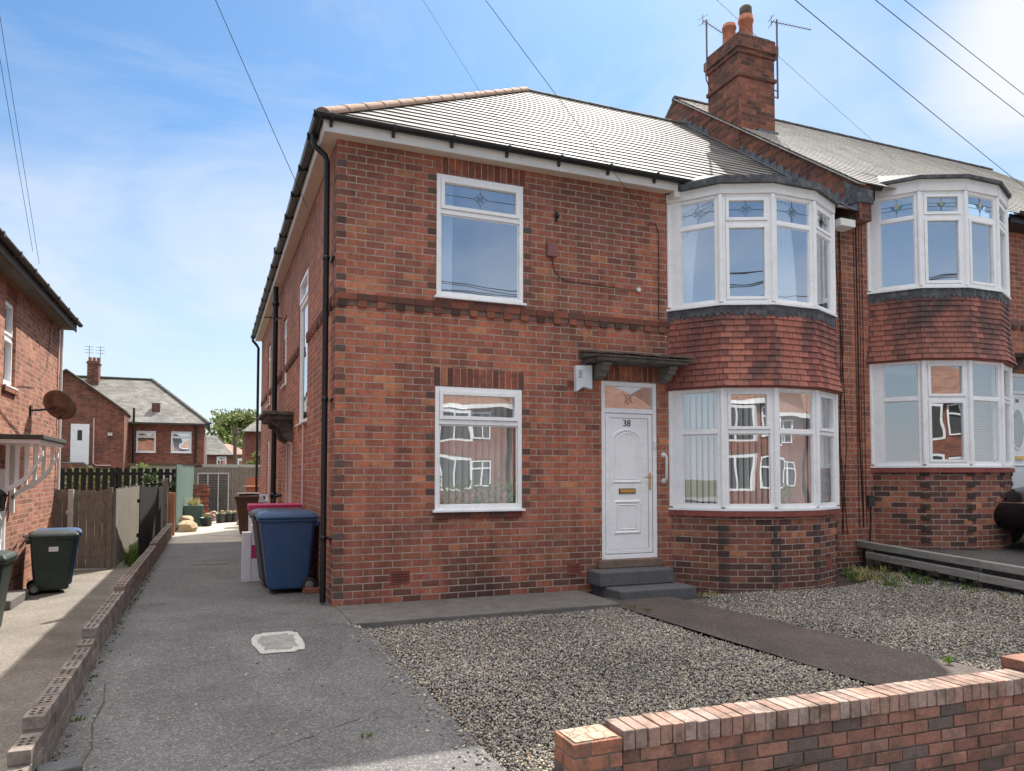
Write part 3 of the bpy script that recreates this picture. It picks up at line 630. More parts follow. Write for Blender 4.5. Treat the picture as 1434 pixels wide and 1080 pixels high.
def build_bay(house, dx, dz, base_z, kind, tile, low_sash, curt, low_interior, name_low, name_up):
    P = [(x+dx, y) for x, y in BAY]
    m = MB(); band(m, P, 0, base_z, 0, 1.02+dz); slab(m, P, .03, base_z-.02, base_z+.06)
    # dark corner headers standing proud at the angles
    for i in range(1, 5):
        v = Vector(P[i]); 
        for k in range(int((1.0+dz-base_z)/.085)):
            if k % 2: continue
            t1 = (Vector(P[i-1])-v).normalized(); t2 = (Vector(P[i+1])-v).normalized(); nn = -(t1+t2).normalized()
            z0 = base_z+.02+k*.085; a = v+t1*.07+nn*-.0; b_ = v+t2*.07; q = nn*.016
            pts_ = [a+Vector((-t1.y, t1.x))*0, v, b_]
            for s0, s1 in ((a, v), (v, b_)):
                m.mesh([(s0.x+q.x*.6, s0.y+q.y*.6, z0), (s1.x+q.x, s1.y+q.y, z0), (s1.x+q.x, s1.y+q.y, z0+.073), (s0.x+q.x*.6, s0.y+q.y*.6, z0+.073), (s0.x, s0.y, z0), (s0.x, s0.y, z0+.073), (s1.x, s1.y, z0), (s1.x, s1.y, z0+.073)], [(0, 1, 2, 3), (0, 3, 5, 4), (1, 6, 7, 2), (3, 2, 7, 5), (0, 4, 6, 1)], 1)
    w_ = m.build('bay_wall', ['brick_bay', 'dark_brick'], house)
    m = MB(); m.obox(P[3]+(0,), (Vector(P[4])-Vector(P[3])).normalized().to_3d(), Vector((.41, -.91, 0)), .28, .50, .2+dz, .36+dz, -.02, .004)
    vb = m.build('air_vent', 'vent_red', house)
    m = MB(); slab(m, P, .045, .965+dz, 1.035+dz); m.build('brick_sill', 'red_sill', w_)
    def tier(z0, z1, sill_d, knd, top_h, sashes, name, glass, curtains, blinds, fr):
        m = MB(); 
        # corner posts
        for i, v in enumerate(P):
            pp = offset_poly(P, .012)[i]; m.tube([(pp.x, pp.y, z0+.02), (pp.x, pp.y, z1-.01)], .034 if 0 < i < 5 else .03, 10)
        bw = m.build(name, 'upvc', house)
        m = MB(); slab(m, P, sill_d, z0-.03, z0, -.1); m.build('sill', 'upvc', bw)
        for i in range(5):
            a, b = Vector(P[i]).to_3d(), Vector(P[i+1]).to_3d(); u = (b-a).normalized(); n = Vector((u.y, -u.x, 0)); W = (b-a).length
            h = z1-z0; o = a+Z*z0+u*.02; W -= .04
            sd_ = .10 if i == 0 else 0
            fm = MB(); e, f = -.05, .012; zt = h-top_h
            frame_ring(fm, o, u, n, 0, W, 0, h, fr, e, f); fm.obox(o, u, n, fr, W-fr, zt-.028, zt+.028, e, f-.002)
            if sd_: fm.obox(o, u, n, fr, fr+sd_, fr, h-fr, e, f-.001)
            fm.build('frame', 'upvc', bw, bevel=.005)
            aa, bb = fr+sd_, W-fr
            for lo, hi, top_l in ((fr, zt-.028, False), (zt+.028, h-fr, True)):
                sa = i in sashes[0 if top_l else 1]
                t = .042 if sa else .012
                s_ = MB(); frame_ring(s_, o, u, n, aa+.002, bb-.002, lo+.002, hi-.002, t, e+.01, f+(.014 if sa else -.014)); s_.build('sash' if sa else 'glazing_bead', 'upvc', bw, bevel=.004)
                glass_pane(bw, o, u, n, aa+t, bb-t, lo+t, hi-t, f-.026, glass)
                if knd and top_l: motif(bw, o, u, n, (aa+bb)/2, (lo+hi)/2, bb-aa-2*t, hi-lo-2*t, f-.026, knd)
            if i in curtains:
                c_ = curtains[i]; curtain_mesh(o, u, n, c_[0]*W, c_[1]*W, c_[2]*W, c_[3]*W, .05, h-.05, .12, .02).build('curtain', 'curtain', bw)
            if blinds: blinds_mesh(o, u, n, .05, W-.05, .05, h-.02, .13, ang=blinds[i]).build('blind', 'blind', bw)
        return bw
    tier(1.07+dz, 2.71+dz, .05, None, .60, low_sash, name_low, 'glass_low', {}, low_interior, .05)
    tier(3.86+dz, 5.37+dz, .06, kind, .40, ({1, 3}, {1}) if kind == 'diamond' else ({1, 3}, {1, 2, 3}), name_up, 'glass', curt, None, .05)
    # tile-hung apron, courses flaring at the foot
    m = MB(); n = 12; zt, zb = 3.74+dz, 2.74+dz
    fl = lambda t: .02+.085*t**3
    for k in range(n):
        t0, t1 = k/n, (k+1)/n; z1 = zt-(zt-zb)*t0; z0 = zt-(zt-zb)*t1
        band(m, P, fl(t1)+.018, z0-.012, fl(t0), z1); band(m, P, fl(t1)+.002, z0-.0122, fl(t1)+.018, z0-.012)
    ap = m.build('tile_hanging', tile, house)
    # shift tile joints per course
    uvd = ap.data.uv_layers[0].data
    for pl in ap.data.polygons:
        zc = sum(ap.data.vertices[v].co.z for v in pl.vertices)/len(pl.vertices); k = int(round((zc+20)/.0835))
        for li in pl.loop_indices: uvd[li].uv.x += (k % 2)*.084+.013*(k*7 % 5); uvd[li].uv.y = .25+uvd[li].uv.y*.001
    m = MB(); slab(m, P, .085, 2.705+dz, 2.728+dz, -.03); m.build('apron_soffit', 'red_sill', ap)
    # scalloped lead strip
    m = MB(); q = offset_poly(P, .034); zt = 3.835+dz
    for i in range(5):
        a, b = q[i], q[i+1]; L = (b-a).length; k = max(3, round(L/.09)); u = (b-a)/L; nn = Vector((u.y, -u.x))
        for j in range(k):
            s0 = a+u*(L*j/k); s1 = a+u*(L*(j+1)/k); dd = .165+rnd.uniform(-.03, .02)
            arc = [(s0.lerp(s1, t), zt-dd+.05*(1-math.sin(math.pi*t))) for t in (0, .2, .4, .6, .8, 1)]
            top = [(s0.x, s0.y, zt), (s1.x, s1.y, zt)]
            o_ = nn*rnd.uniform(.0, .008)
            m.face([(p.x+o_.x, p.y+o_.y, z_) for p, z_ in arc]+[top[1], top[0]])
    m.build('lead_flashing', 'lead', ap)
    # head fascia and bay roof
    m = MB(); fh = .13 if kind == 'diamond' else .18; slab(m, P, .045, 5.37+dz, 5.37+fh+dz, -.1); fa = m.build('bay_fascia', 'fascia', house)
    m = MB(); q = offset_poly(P, .048)
    for p in q[1:5]: m = MB(); m.tube([(p.x, p.y, 5.375+dz), (p.x, p.y, 5.368+fh+dz)], .006, 6); m.build('fascia_joint', 'fascia', fa)
    m = MB(); slab(m, P, .10, 5.37+fh+dz, 5.60+dz, -.1)
    a = offset_poly(P, .095)
    for i in range(5):
        f = lambda p: (p.x+(6.08+dx-p.x)*.12, .75, 6.33+dz)
        m.face([(a[i].x, a[i].y, 5.601+dz), (a[i+1].x, a[i+1].y, 5.601+dz), (6.08+dx+(a[i+1].x-6.08-dx)*.8, .30, 5.98+dz), (6.08+dx+(a[i].x-6.08-dx)*.8, .30, 5.98+dz)])
    m.build('bay_roof', 'lead', house)

# ---------------------------------------------------------------- HOUSE 1
H1 = thing('brick_house', 'red brick house with the white door numbered 38 and a hipped grey roof', 'house', (4, 7, 0))
W1u = (1.225, 2.395, 3.74, 5.29); W1l = (1.215, 2.375, 1.09, 2.62); DR = (3.54, 4.42, .385, 2.80)
m = MB()
wall_holes(m, (0, 0, 0), X, -Y, 4.65, 5.56, [W1u, W1l, DR], z0=-.4)
wall_holes(m, (7.51, 0, 0), X, -Y, .55, 5.56, [], z0=-.4)
rq = random.Random(3); DPAL = [(.095, .06, .052), (.13, .07, .056), (.17, .08, .06), (.26, .10, .07), (.12, .085, .075), (.20, .085, .062)]
def hdr(m, o, u, n, a, b, z, proud=.0035):
    m.ccol = rng_col(rq, DPAL); m.obox(o, u, n, a+.004, b-.004, z+.007, z+.079, -.02, proud+rq.uniform(-.001, .002), 1); m.ccol = None
k0 = .0
for i in range(0, 65, 2):
    z = i*.085+.085
    if z > 5.4: break
    if rq.random() < .7: hdr(m, (0, 0, 0), X, -Y, .0, .118, z)
for (a, b, c, d) in (W1u, W1l):
    z = math.ceil(c/.17)*.17-.085
    while z < d:
        if z > c-.02:
            if rq.random() < .9: hdr(m, (0, 0, 0), X, -Y, a-.118, a-.002, z)
            if rq.random() < .9: hdr(m, (0, 0, 0), X, -Y, b+.002, b+.118, z)
        z += .17
m.build('front_wall', ['brick', 'brickwork'], H1)
SW = [(2.75, 3.95, 2.35, 4.75), (4.95, 5.75, -.0, 2.15), (6.2, 7.0, 3.3, 4.7), (10.6, 11.5, 3.3, 4.9), (10.5, 11.4, .9, 2.3)]
m = MB(); wall_holes(m, (0, 0, 0), Y, -X, 14.2, 5.56, [(a, b, c, d) for a, b, c, d in SW], z0=-.4)
m.face([(0, 14.2, -.4), (0, 14.2, 5.56), (7.9, 14.2, 5.56), (7.9, 14.2, -.4)])
for i in range(0, 65, 2):
    if i*.085 < 5.3 and rq.random() < .6: hdr(m, (0, 0, 0), Y, -X, .0, .118, i*.085+.085)
m.build('side_wall', ['brick_side', 'brickwork'], H1)
# interior shell: floors and a dividing wall
m = MB(); m.box(.12, 8.0, .9, 14, 2.74, 2.84); m.box(.12, 8.0, 3.4, 3.5, -.3, 5.5); m.box(.12, 8.0, .12, 14, -.05, .0); m.box(2.9, 3.0, .2, 3.4, 0, 5.5); m.box(4.5, 4.58, .25, 3.4, 0, 5.5)
m.build('interior', 'plaster', H1)
m = MB(); m.box(-.0, 8.0, .14, 14, 5.50, 5.54); m.build('ceiling', 'plaster', H1)
# quoins and jamb headers (dark burnt bricks, a hair proud)

# soldier courses, string course dentils, brick sills
rs = random.Random(5)
for (a_, b_, z_) in ((W1l[0]-.02, W1l[1]+.03, 2.625), (W1u[0]-.02, W1u[1]+.03, 5.295), (DR[0]-.06, DR[1]+.03, 2.805)):
    m = MB(); soldiers(m, (0, 0, 0), X, -Y, a_, b_, z_, .235, rs); m.ccol = None; m.build('soldier_course', 'brickwork', H1, bevel=.003)
for (a, b, c, d) in (W1l, W1u):
    m = MB()
    m.ccol = (.3, .24, .2); m.obox((0, 0, 0), X, -Y, a, b, c-.098, c-.032, -.02, .014)
    for k in range(5):
        L = (b-a)/5; m.ccol = rng_col(rs, [(.2, .06, .045), (.13, .05, .04), (.25, .075, .05)]); m.obox((0, 0, 0), X, -Y, a+k*L+.004, a+(k+1)*L-.004, c-.10, c-.03, -.02, .02)
    m.build('brick_sill', 'brickwork', H1, bevel=.003)
m = MB(); 
zs = 3.60
for k in range(40):
    a = .02+k*.1165
    if a > 4.6: break
    m.ccol = rng_col(rs, [(.2, .07, .05), (.1, .045, .037), (.075, .04, .035), (.27, .1, .06)])
    if k % 2 == 0: m.obox((0, 0, 0), X, -Y, a+.003, a+.110, zs-.082, zs-.006, -.02, .030)
    m.ccol = rng_col(rs, [(.2, .07, .05), (.14, .055, .042), (.24, .085, .055)])
    if k % 2 == 0: m.obox((0, 0, 0), X, -Y, a-.003, a+.226, zs+.0, zs+.078, -.02, .022)
m.ccol = (.2, .12, .09); m.obox((0, 0, 0), X, -Y, .02, 4.6, zs-.07, zs+.07, -.02, .006); m.ccol = None; m.build('string_course', 'brickwork', H1, bevel=.003); m = MB()
for k in range(120):
    a = .02+k*.1165
    if a > 14: break
    if any(h[0]-.05 < a < h[1] and h[2] < zs < h[3] for h in SW):
        if m.f: m.ccol = None; m.build('string_course', 'brickwork', H1, bevel=.003); m = MB()
        continue
    m.ccol = rng_col(rs, [(.2, .07, .05), (.1, .045, .037), (.075, .04, .035), (.27, .1, .06)])
    if k % 2 == 0: m.obox((0, 0, 0), Y, -X, a+.003, a+.110, zs-.082, zs-.006, -.02, .030)
    m.ccol = rng_col(rs, [(.2, .07, .05), (.14, .055, .042), (.24, .085, .055)])
    if k % 2 == 0 and a < 13.8: m.obox((0, 0, 0), Y, -X, a-.003, a+.226, zs+.0, zs+.078, -.02, .022)
m.ccol = None; m.build('string_course', 'brickwork', H1, bevel=.003)
# vents
def vent(x, z, grid=True, w_=.235, h_=.155, parent=H1, mat='vent_red'):
    m = MB(); o = (x, 0, z); frame_ring(m, o, X, -Y, 0, w_, 0, h_, .014, -.02, .009); m.obox(o, X, -Y, .01, w_-.01, .01, h_-.01, -.03, .0015, 1)
    if grid:
        for i in range(1, 8): m.obox(o, X, -Y, i*w_/8-.005, i*w_/8+.005, .013, h_-.013, -.02, .007)
        for i in range(1, 5): m.obox(o, X, -Y, .013, w_-.013, i*h_/5-.005, i*h_/5+.005, -.02, .0075)
    else:
        for i in range(1, 6): m.obox(o, X, -Y, .013, w_-.013, i*h_/6-.009, i*h_/6+.007, -.02, .007)
    return m.build('air_vent', [mat, 'black_void'], parent)
vent(.67, .222); vent(3.02, .215, False, .2); vent(3.03, 2.68, True, .2, .1)
window(H1, (W1u[0], 0, W1u[2]), X, -Y, W1u[1]-W1u[0], W1u[3]-W1u[2], top=.47, kind='diamond', curtain=[(.05, .26, .05, .24)], setback=.02)
window(H1, (W1l[0], 0, W1l[2]), X, -Y, W1l[1]-W1l[0], W1l[3]-W1l[2], top=.44, blinds=dict(ang=38), glass='glass_low', setback=.02)
# side windows
for (a, b, c, d) in (SW[0], SW[2], SW[3], SW[4]):
    window(H1, (0, b, c), -Y, -X, b-a, d-c, top=.45, setback=.035 if a < 3 else .06, sash_top=True)
m = MB(); a, b, c, d = SW[1]; o = (0, b, c); frame_ring(m, o, -Y, -X, 0, b-a, 0, d-c, .06, -.09, -.01); m.obox(o, -Y, -X, .05, b-a-.05, .05, d-c-.05, -.08, -.04)
m.build('side_door', 'pink_paint', H1, bevel=.005)
m = MB()
m.obox((0, 0, 0), Y, -X, 4.88, 4.95, 0, 2.15, -.02, .02)
m.obox((0, 0, 0), Y, -X, 5.76, 5.84, 0, 2.15, -.02, .02); m.build('door_surround', 'pink_paint', H1)
# side door hood with bracket
m = MB(); m.obox((0, 0, 0), Y, -X, 4.65, 6.3, 2.58, 2.64, .0, .52); m.obox((0, 0, 0), Y, -X, 4.72, 6.23, 2.5, 2.58, .0, .44)
for yy in (4.85, 5.95): m.prism([(0, 2.5), (.34, 2.5), (.34, 2.42), (.2, 2.36), (.16, 2.2), (0, 2.1)], (0, yy, 0), -X, Y, 0, .12)
m.build('door_hood', 'hood_stone', H1, bevel=.01)
# roof: hip
EZ = 5.66; e0 = -.22; AP = (4.20, 4.20, 9.0)
m = MB()
sl_ = (9.0-EZ)/(4.2-e0)
tiled(m, (e0, e0, EZ), (7.95, e0, EZ), (7.95, 4.2, 9.0), AP, gauge=.215, th=.016)
m.build('roof', 'roof_grey', H1)
m = MB()
tiled(m, (e0, 14.5, EZ), (e0, e0, EZ), AP, (4.2, 10.0, 9.0), gauge=.17)
m.face([(e0, 14.5, EZ), (4.2, 10, 9.0), (8.0, 14.5, EZ)]); m.face([(4.2, 10, 9.0), (4.2, 4.2, 9.0), (8.76, 8.76, EZ), (8.76, 14.5, EZ)]); m.face([(4.2, 4.2, 9.0), (7.95, 4.2, 9.0), (7.95, 8.7, EZ), (4.2, 8.7, EZ)])
m.build('roof_slope', 'roof_grey', H1)
m = MB()
def ridge(m, a, b, r=.115, seg=.42, lift=.0):
    a, b = Vector(a), Vector(b); L = (b-a).length; n = max(1, int(L/seg)); d = (b-a)/n
    for i in range(n):
        p, q = a+d*i+Z*(lift), a+d*(i+1.04)+Z*(lift)
        side = d.cross(Z).normalized(); up = side.cross(d).normalized()
        vs = []; ks = 8
        for (pp, rr) in ((p, r), (q, r*.93)):
            for k in range(ks+1):
                t = math.pi*(k/ks)*1.1-.05*math.pi; vs.append(pp+side*math.cos(t)*rr+up*(math.sin(t)*rr*.72-.03))
        m.mesh(vs, [(k, k+1, ks+2+k, ks+1+k) for k in range(ks)], 0, True); m.face(vs[:ks+1]); m.face(vs[ks+1:])
ridge(m, (e0, e0, EZ+.03), (4.2, 4.2, 9.03)); m.build('hip_tile', 'ridge_tile', H1)
m = MB(); ridge(m, AP, (7.95, 4.2, 9.0), .10); ridge(m, AP, (4.2, 10, 9.0)); m.build('ridge_tile', 'ridge_dark', H1)
# fascia, soffit, gutter, brackets
m = MB()
m.prism([(-.18, 5.50), (-.155, 5.50), (-.155, 5.66), (-.18, 5.66)], (0, 0, 0), Y, X, -.18, 4.75)
m.prism([(-.18, 5.50), (-.155, 5.50), (-.155, 5.66), (-.18, 5.66)], (0, 0, 0), X, Y, -.154, 14.35); 
m.build('fascia', 'fascia', H1, bevel=.003)
m = MB(); m.box(-.153, 4.75, -.153, 0.02, 5.505, 5.515); m.box(-.153, .02, .02, 14.3, 5.505, 5.515); m.build('soffit', 'soffit', H1)
m = MB()
m.box(4.62, 4.75, -.18, -.001, 5.42, 5.50); m.build('fascia_end', 'fascia', H1)
def gutter(m, a, b, r=.058, n=None, mi=0, n_in=None):
    a, b = Vector(a), Vector(b); d = (b-a).normalized(); side = d.cross(Z).normalized(); vs = []; k = 10
    for p in (a, b):
        for i in range(k+1):
            t = math.pi+math.pi*i/k; vs.append(p+side*math.cos(t)*r+Z*math.sin(t)*r)
        for i in range(k, -1, -1):
            t = math.pi+math.pi*i/k; vs.append(p+side*math.cos(t)*(r-.006)+Z*math.sin(t)*(r-.006))
    q = 2*(k+1); m.mesh(vs, [(i, (i+1) % q, q+(i+1) % q, q+i) for i in range(q)], mi, True); m.face(vs[:q], mi); m.face(vs[q:][::-1], mi)
m = MB(); gutter(m, (-.31, -.245, 5.665), (4.95, -.245, 5.645)); gutter(m, (-.245, -.31, 5.665), (-.245, 14.45, 5.645))
for k in range(15):
    yy = .3+k*1.0; m.lathe((-.395, yy, 5.655), [(.066, -.03), (.066, .03)], 12, axis='y') if False else m.obox((0, 0, 0), Y, -X, yy, yy+.06, 5.592, 5.668, .182, .312)
m.build('gutter', 'black_gutter', H1)
m = MB()
for k in range(7):
    m = MB(); xx = -.12+k*.73; m.prism([(-.181, 5.55), (-.195, 5.55), (-.225, 5.60), (-.31, 5.61), (-.31, 5.66), (-.181, 5.66)], (xx, 0, 0), Y, X, 0, .035)
    m.build('gutter_bracket', 'black_gutter', H1)
# downpipes
m = MB(); m.tube([(-.245, .22, 5.61), (-.245, .22, 5.52), (-.225, .22, 5.47), (-.11, .22, 5.38), (-.085, .22, 5.30), (-.085, .22, .02)], .036, 12)
for zz in (4.1, 2.4, .75): m.lathe((-.085, .22, zz), [(.037, 0), (.044, .004), (.044, .05), (.037, .054)], 12); m.obox((0, 0, zz+.02), Y, -X, .10, .34, -.012, .012, .0, .03)
m.build('downpipe', 'black_gutter', H1)
m = MB(); m.tube([(-.245, 14.3, 5.61), (-.245, 14.3, 5.5), (-.15, 14.3, 5.40), (-.09, 14.3, 5.3), (-.09, 14.3, .05)], .04, 10); m.build('downpipe', 'black_gutter', H1)
m = MB(); m.tube([(-.12, 7.5, 6.35), (-.12, 7.5, .9), (-.12, 7.5, .0)], .055, 12)
for zz in (5.1, 2.6, 1.05): m.lathe((-.12, 7.5, zz), [(.056, 0), (.075, .01), (.075, .09), (.056, .1)], 12)
m.tube([(-.12, 7.5, 4.75), (-.12, 7.0, 4.75)], .012, 6); m.tube([(-.35, 7.5, 4.85), (.0, 7.5, 4.85)], .012, 6)
m.tube([(-.12, 7.5, 2.5), (-.1, 6.9, 2.75), (0, 6.8, 2.78)], .04, 8); m.tube([(-.12, 7.5, .95), (-.1, 7.0, 1.1), (0, 6.9, 1.12)], .03, 8)
m.build('soil_pipe', 'black_gutter', H1)
m = MB(); m.tube([(-.03, 2.95, 2.3), (-.03, 2.95, .05)], .015, 8); m.tube([(-.06, 9.4, 2.3), (-.06, 9.4, .05)], .05, 10); m.build('waste_pipe', 'pink_paint', H1)
# front door
dw = DR[1]-DR[0]; dh = DR[3]-DR[2]; o = Vector((DR[0], 0, DR[2])); n = -Y
m = MB(); frame_ring(m, o, X, n, 0, dw, 0, dh, .062, -.09, -.012); m.obox(o, X, n, .06, dw-.06, 1.985, 2.05, -.09, -.013)
door_f = m.build('door_frame', 'upvc', H1, bevel=.006)
glass_pane(door_f, o, X, n, .062, dw-.062, 2.05, dh-.062, -.04, 'glass_low')
m = MB(); P_ = lambda a, b: o+X*(dw/2+a)+Z*(2.20+b)+n*(-.037)
for pts_ in ([(-.07, .05), (.07, -.07)], [(.07, .05), (-.07, -.07)], [(-.05, .0), (0, .06), (.05, 0), (0, -.09), (-.05, 0)]): m.tube([P_(*q) for q in pts_], .003, 5)
m.build('leading', 'lead_light', door_f)
m = MB(); m.obox(o, X, n, .068, dw-.068, .068, 1.98, -.07, -.030); door = m.build('door', 'upvc', H1, bevel=.004)
m = MB(); frame_ring(m, o, X, n, .075, dw-.075, .075, 1.975, .055, -.03, -.018); m.build('door_stile', 'upvc', door, bevel=.004)
m = MB(); m.obox(o, X, n, .13, .134, .13, 1.92, -.031, -.0285); m.obox(o, X, n, dw-.134, dw-.130, .13, 1.92, -.031, -.0285); m.obox(o, X, n, .13, dw-.13, .13, .134, -.031, -.0285); m.obox(o, X, n, .13, dw-.13, 1.917, 1.921, -.031, -.0285); m.build('door_seal', 'grey_plastic', door)
def arch_ring(m, a, b, c, d, t, rise, e, f):
    n_ = 14; outer = []; inner = []
    def path(ins):
        A, B, Cc, D = a+ins, b-ins, c+ins, d-ins
        pts = [(A, Cc), (B, Cc), (B, D-rise)]
        for k in range(1, n_): 
            s = k/n_; pts.append((B+(A-B)*s, D-rise+rise*math.sin(math.pi*s)**.8 if rise else D))
        pts.append((A, D-rise)); return pts
    p0, p1, p2 = path(0), path(t*.5), path(t); k = len(p0)
    Q = lambda p, dd: o+X*p[0]+Z*p[1]+n*dd
    for q0, d0, q1, d1 in ((p0, e, p1, f), (p1, f, p2, e+.002)):
        for i in range(k): j = (i+1) % k; m.face([Q(q0[i], d0), Q(q0[j], d0), Q(q1[j], d1), Q(q1[i], d1)], 0, False)
m = MB(); cxd = dw/2-.03
for (a, b, c, d, rs_) in ((cxd-.235, cxd+.235, 1.02, 1.78, .09), (cxd-.215, cxd+.215, .33, .80, 0)):
    arch_ring(m, a, b, c, d, .05, rs_, -.030, -.016); arch_ring(m, a+.07, b-.07, c+.06, d-.06, .02, rs_*.9, -.030, -.022)
m.build('moulding', 'upvc', door)
m = MB(); m.obox(o, X, n, cxd-.13, cxd+.13, .885, .955, -.03, -.017); lb = m.build('letter_box', 'black_paint', door, bevel=.003)
m = MB(); m.obox(o, X, n, cxd-.118, cxd+.118, .895, .945, -.018, -.010); m.build('letter_flap', 'brass', door, bevel=.003)
m = MB(); m.obox(o, X, n, dw-.125, dw-.095, .93, 1.17, -.03, -.012); m.tube([o+X*(dw-.11)+Z*1.11+n*(-.012), o+X*(dw-.11)+Z*1.11+n*(.035), o+X*(dw-.22)+Z*1.105+n*(.035)], .009, 8)
m.build('door_handle', 'brass', door, bevel=.002)
text_mesh('house_number', '38', .125, .003, (o.x+cxd, -(-.026)-.0, o.z+1.845), (R(90), 0, 0), 'letter', door)
m = MB(); m.obox(o, X, n, dw-.055, dw-.02, 1.50, 1.60, -.012, .008); m.build('doorbell', 'alarm_white', door_f, bevel=.003)
# hood over the door: tiled slab on two stone corbels
m = MB(); 
m.prism([(0, 3.16), (-.44, 3.085), (-.44, 3.06), (0, 3.08)], (0, 0, 0), Y, X, 3.20, 4.72)
m.prism([(0, 3.079), (-.41, 3.058), (-.39, 3.015), (0, 3.015)], (0, 0, 0), Y, X, 3.26, 4.68)
hood = m.build('door_hood', 'hood_stone', H1, bevel=.012)
m = MB()
for k in range(11):
    xx = 3.19+k*.141; m.rbox((xx+.07, -.235, 3.145+rnd.uniform(-.006, .01)), (.141, .46, .016), Matrix.Rotation(R(10), 3, 'X') @ Matrix.Rotation(rnd.uniform(-.03, .03), 3, 'Y'))
m.build('hood_tile', 'hood_stone', hood)
m = MB()
for xx in (3.40, 4.43):
    m = MB(); m.prism([(0, 3.01), (-.32, 3.01), (-.32, 2.96), (-.28, 2.95), (-.27, 2.90), (-.20, 2.885), (-.18, 2.83), (0, 2.79)], (xx, 0, 0), Y, X, 0, .125)
    m.build('corbel', 'corbel_stone', hood, bevel=.012)
# alarm box, junction box, handrail, cables and fixings
m = MB(); m.prism([(3.12, 2.97), (3.36, 2.99), (3.36, 2.66), (3.23, 2.69), (3.12, 2.62)], (0, 0, 0), X, -Y, 0, .09); ab = m.build('alarm_box', 'alarm_white', H1, bevel=.012)
m = MB(); 
for k in range(6): m.obox((3.15, 0, 2.90), X, -Y, 0, .055, -k*.018, -k*.018+.005, .089, .093)
m.build('alarm_slot', 'grey_plastic', ab)
m = MB(); m.lathe((3.27, -.05, 2.985), [(0, .055), (.025, .05), (.032, .03), (.032, 0)], 14); m.build('alarm_lamp', 'blue_plastic', ab)
m = MB(); m.obox((2.72, 0, 4.40), X, -Y, 0, .14, 0, .185, 0, .06); m.build('junction_box', 'dark_pink_box', H1, bevel=.008)
m = MB(); m.tube([(4.52, 0, 1.80), (4.52, -.05, 1.80), (4.52, -.075, 1.77), (4.52, -.075, 1.47), (4.52, -.05, 1.44), (4.52, 0, 1.44)], .017, 10)
for zz in (1.44, 1.80): m.lathe((4.52, -.001, zz), [(0, -.012), (.036, -.012), (.038, 0)], 14, axis='y')
m.build('grab_handle', 'alarm_white', H1)
def cable(m, pts, r=.006, sag=0): m.tube(pts, r, 6)
m = MB()
cable(m, [(2.80, -.01, 4.40), (2.83, -.01, 4.25), (2.92, -.012, 4.14), (3.03, -.012, 4.10), (3.4, -.012, 4.10), (3.8, -.012, 4.08), (4.10, -.012, 4.07)], .005)
cable(m, [(4.28, -.01, 5.0), (4.32, -.012, 5.05), (4.42, -.012, 5.05), (4.46, -.012, 4.95), (4.46, -.012, 4.3), (4.45, -.012, 3.7)], .005)
m.tube([(4.12, -.0, 4.09), (4.12, -.04, 4.09)], .03, 8, 1)
m.build('wall_cable', ['cable_black', 'alarm_white'], H1)
m = MB(); m.obox((2.87, 0, 4.93), X, -Y, -.012, .012, -.05, .09, 0, .02); m.lathe((2.87, -.05, 4.96), [(0, -.01), (.03, 0), (.03, .04), (0, .05)], 8, axis='y'); m.build('cable_clip', 'black_gutter', H1)
m = MB(); rr_ = random.Random(9)
for k in range(9): cable(m, [(7.72+rr_.uniform(0, .2), -.012, 5.4), (7.74+rr_.uniform(0, .2), -.014, 3.5), (7.74+rr_.uniform(0, .18), -.014, 2), (7.76+rr_.uniform(0, .15), -.012, .6)], .006) if k < 3 else None
m.build('wall_cable', 'cable_black', H1)
# bays
UPC = {0: (.18, .62, .18, .40), 2: (.05, .55, .08, .75), 3: (.1, .8, .1, .5)}
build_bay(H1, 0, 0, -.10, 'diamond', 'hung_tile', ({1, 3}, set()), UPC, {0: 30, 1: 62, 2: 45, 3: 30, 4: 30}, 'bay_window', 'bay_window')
# verge end under hood right of bay: white box end + moss
m = MB(); m.box(7.56, 7.86, -.30, -.05, 5.36, 5.47); m.build('eaves_box', 'fascia', H1)

# party parapet, flashing, chimney
m = MB(); px0, px1 = 7.95, 8.20
m.prism([(-.30, 5.5), (-.30, 6.07), (4.55, 9.72), (9.4, 6.02), (9.4, 5.5)], (0, 0, 0), Y, X, px0, px1)
pw = m.build('parapet', 'brick_chimney', H1)
m = MB(); m.prism([(-.34, 6.035), (-.34, 6.06), (4.55, 9.745), (4.55, 9.715)], (0, 0, 0), Y, X, px0-.05, px0+.10); m.build('verge', 'roof_mossy', pw)
m = MB()   # stepped lead soakers
Ls = 26
for k in range(Ls):
    y0 = -.3+k*(4.6/Ls); y1 = y0+4.6/Ls*1.1; zr = lambda yy: EZ+sl_*(yy-e0)
    m.mesh([(px0-.012, y0, zr(y0)+.01), (px0-.012, y1, zr(y1)+.01), (px0-.012, y1, zr(y1)+.06), (px0-.012, y0+.03, zr(y0)+.20)], [(3, 2, 1, 0)])
    m.mesh([(px0-.012, y0, zr(y0)+.03), (px0-.012, y1, zr(y1)+.03), (px0-.13, y1, zr(y1)+.035), (px0-.13, y0, zr(y0)+.035)], [(0, 1, 2, 3)])
m.build('lead_flashing', 'lead_light', pw)
m = MB(); m.prism([(-.33, 5.98), (-.02, 6.21), (-.02, 5.78), (-.33, 5.76)], (0, 0, 0), Y, X, 7.92, 8.23)
m.build('kneeler', 'lead', pw, bevel=.02)
CH = thing('chimney_stack', 'tall red brick chimney with clay pots on the party wall between the two houses', 'chimney', (8.35, 2.9, 7.6))
m = MB(); cx0, cx1, cy0, cy1 = 7.93, 8.80, 2.45, 3.40
m.box(cx0, cx1, cy0, cy1, 6.6, 9.20); m.box(cx0-.03, cx1+.03, cy0-.03, cy1+.03, 9.20, 9.28); m.box(cx0, cx1, cy0, cy1, 9.28, 9.66)
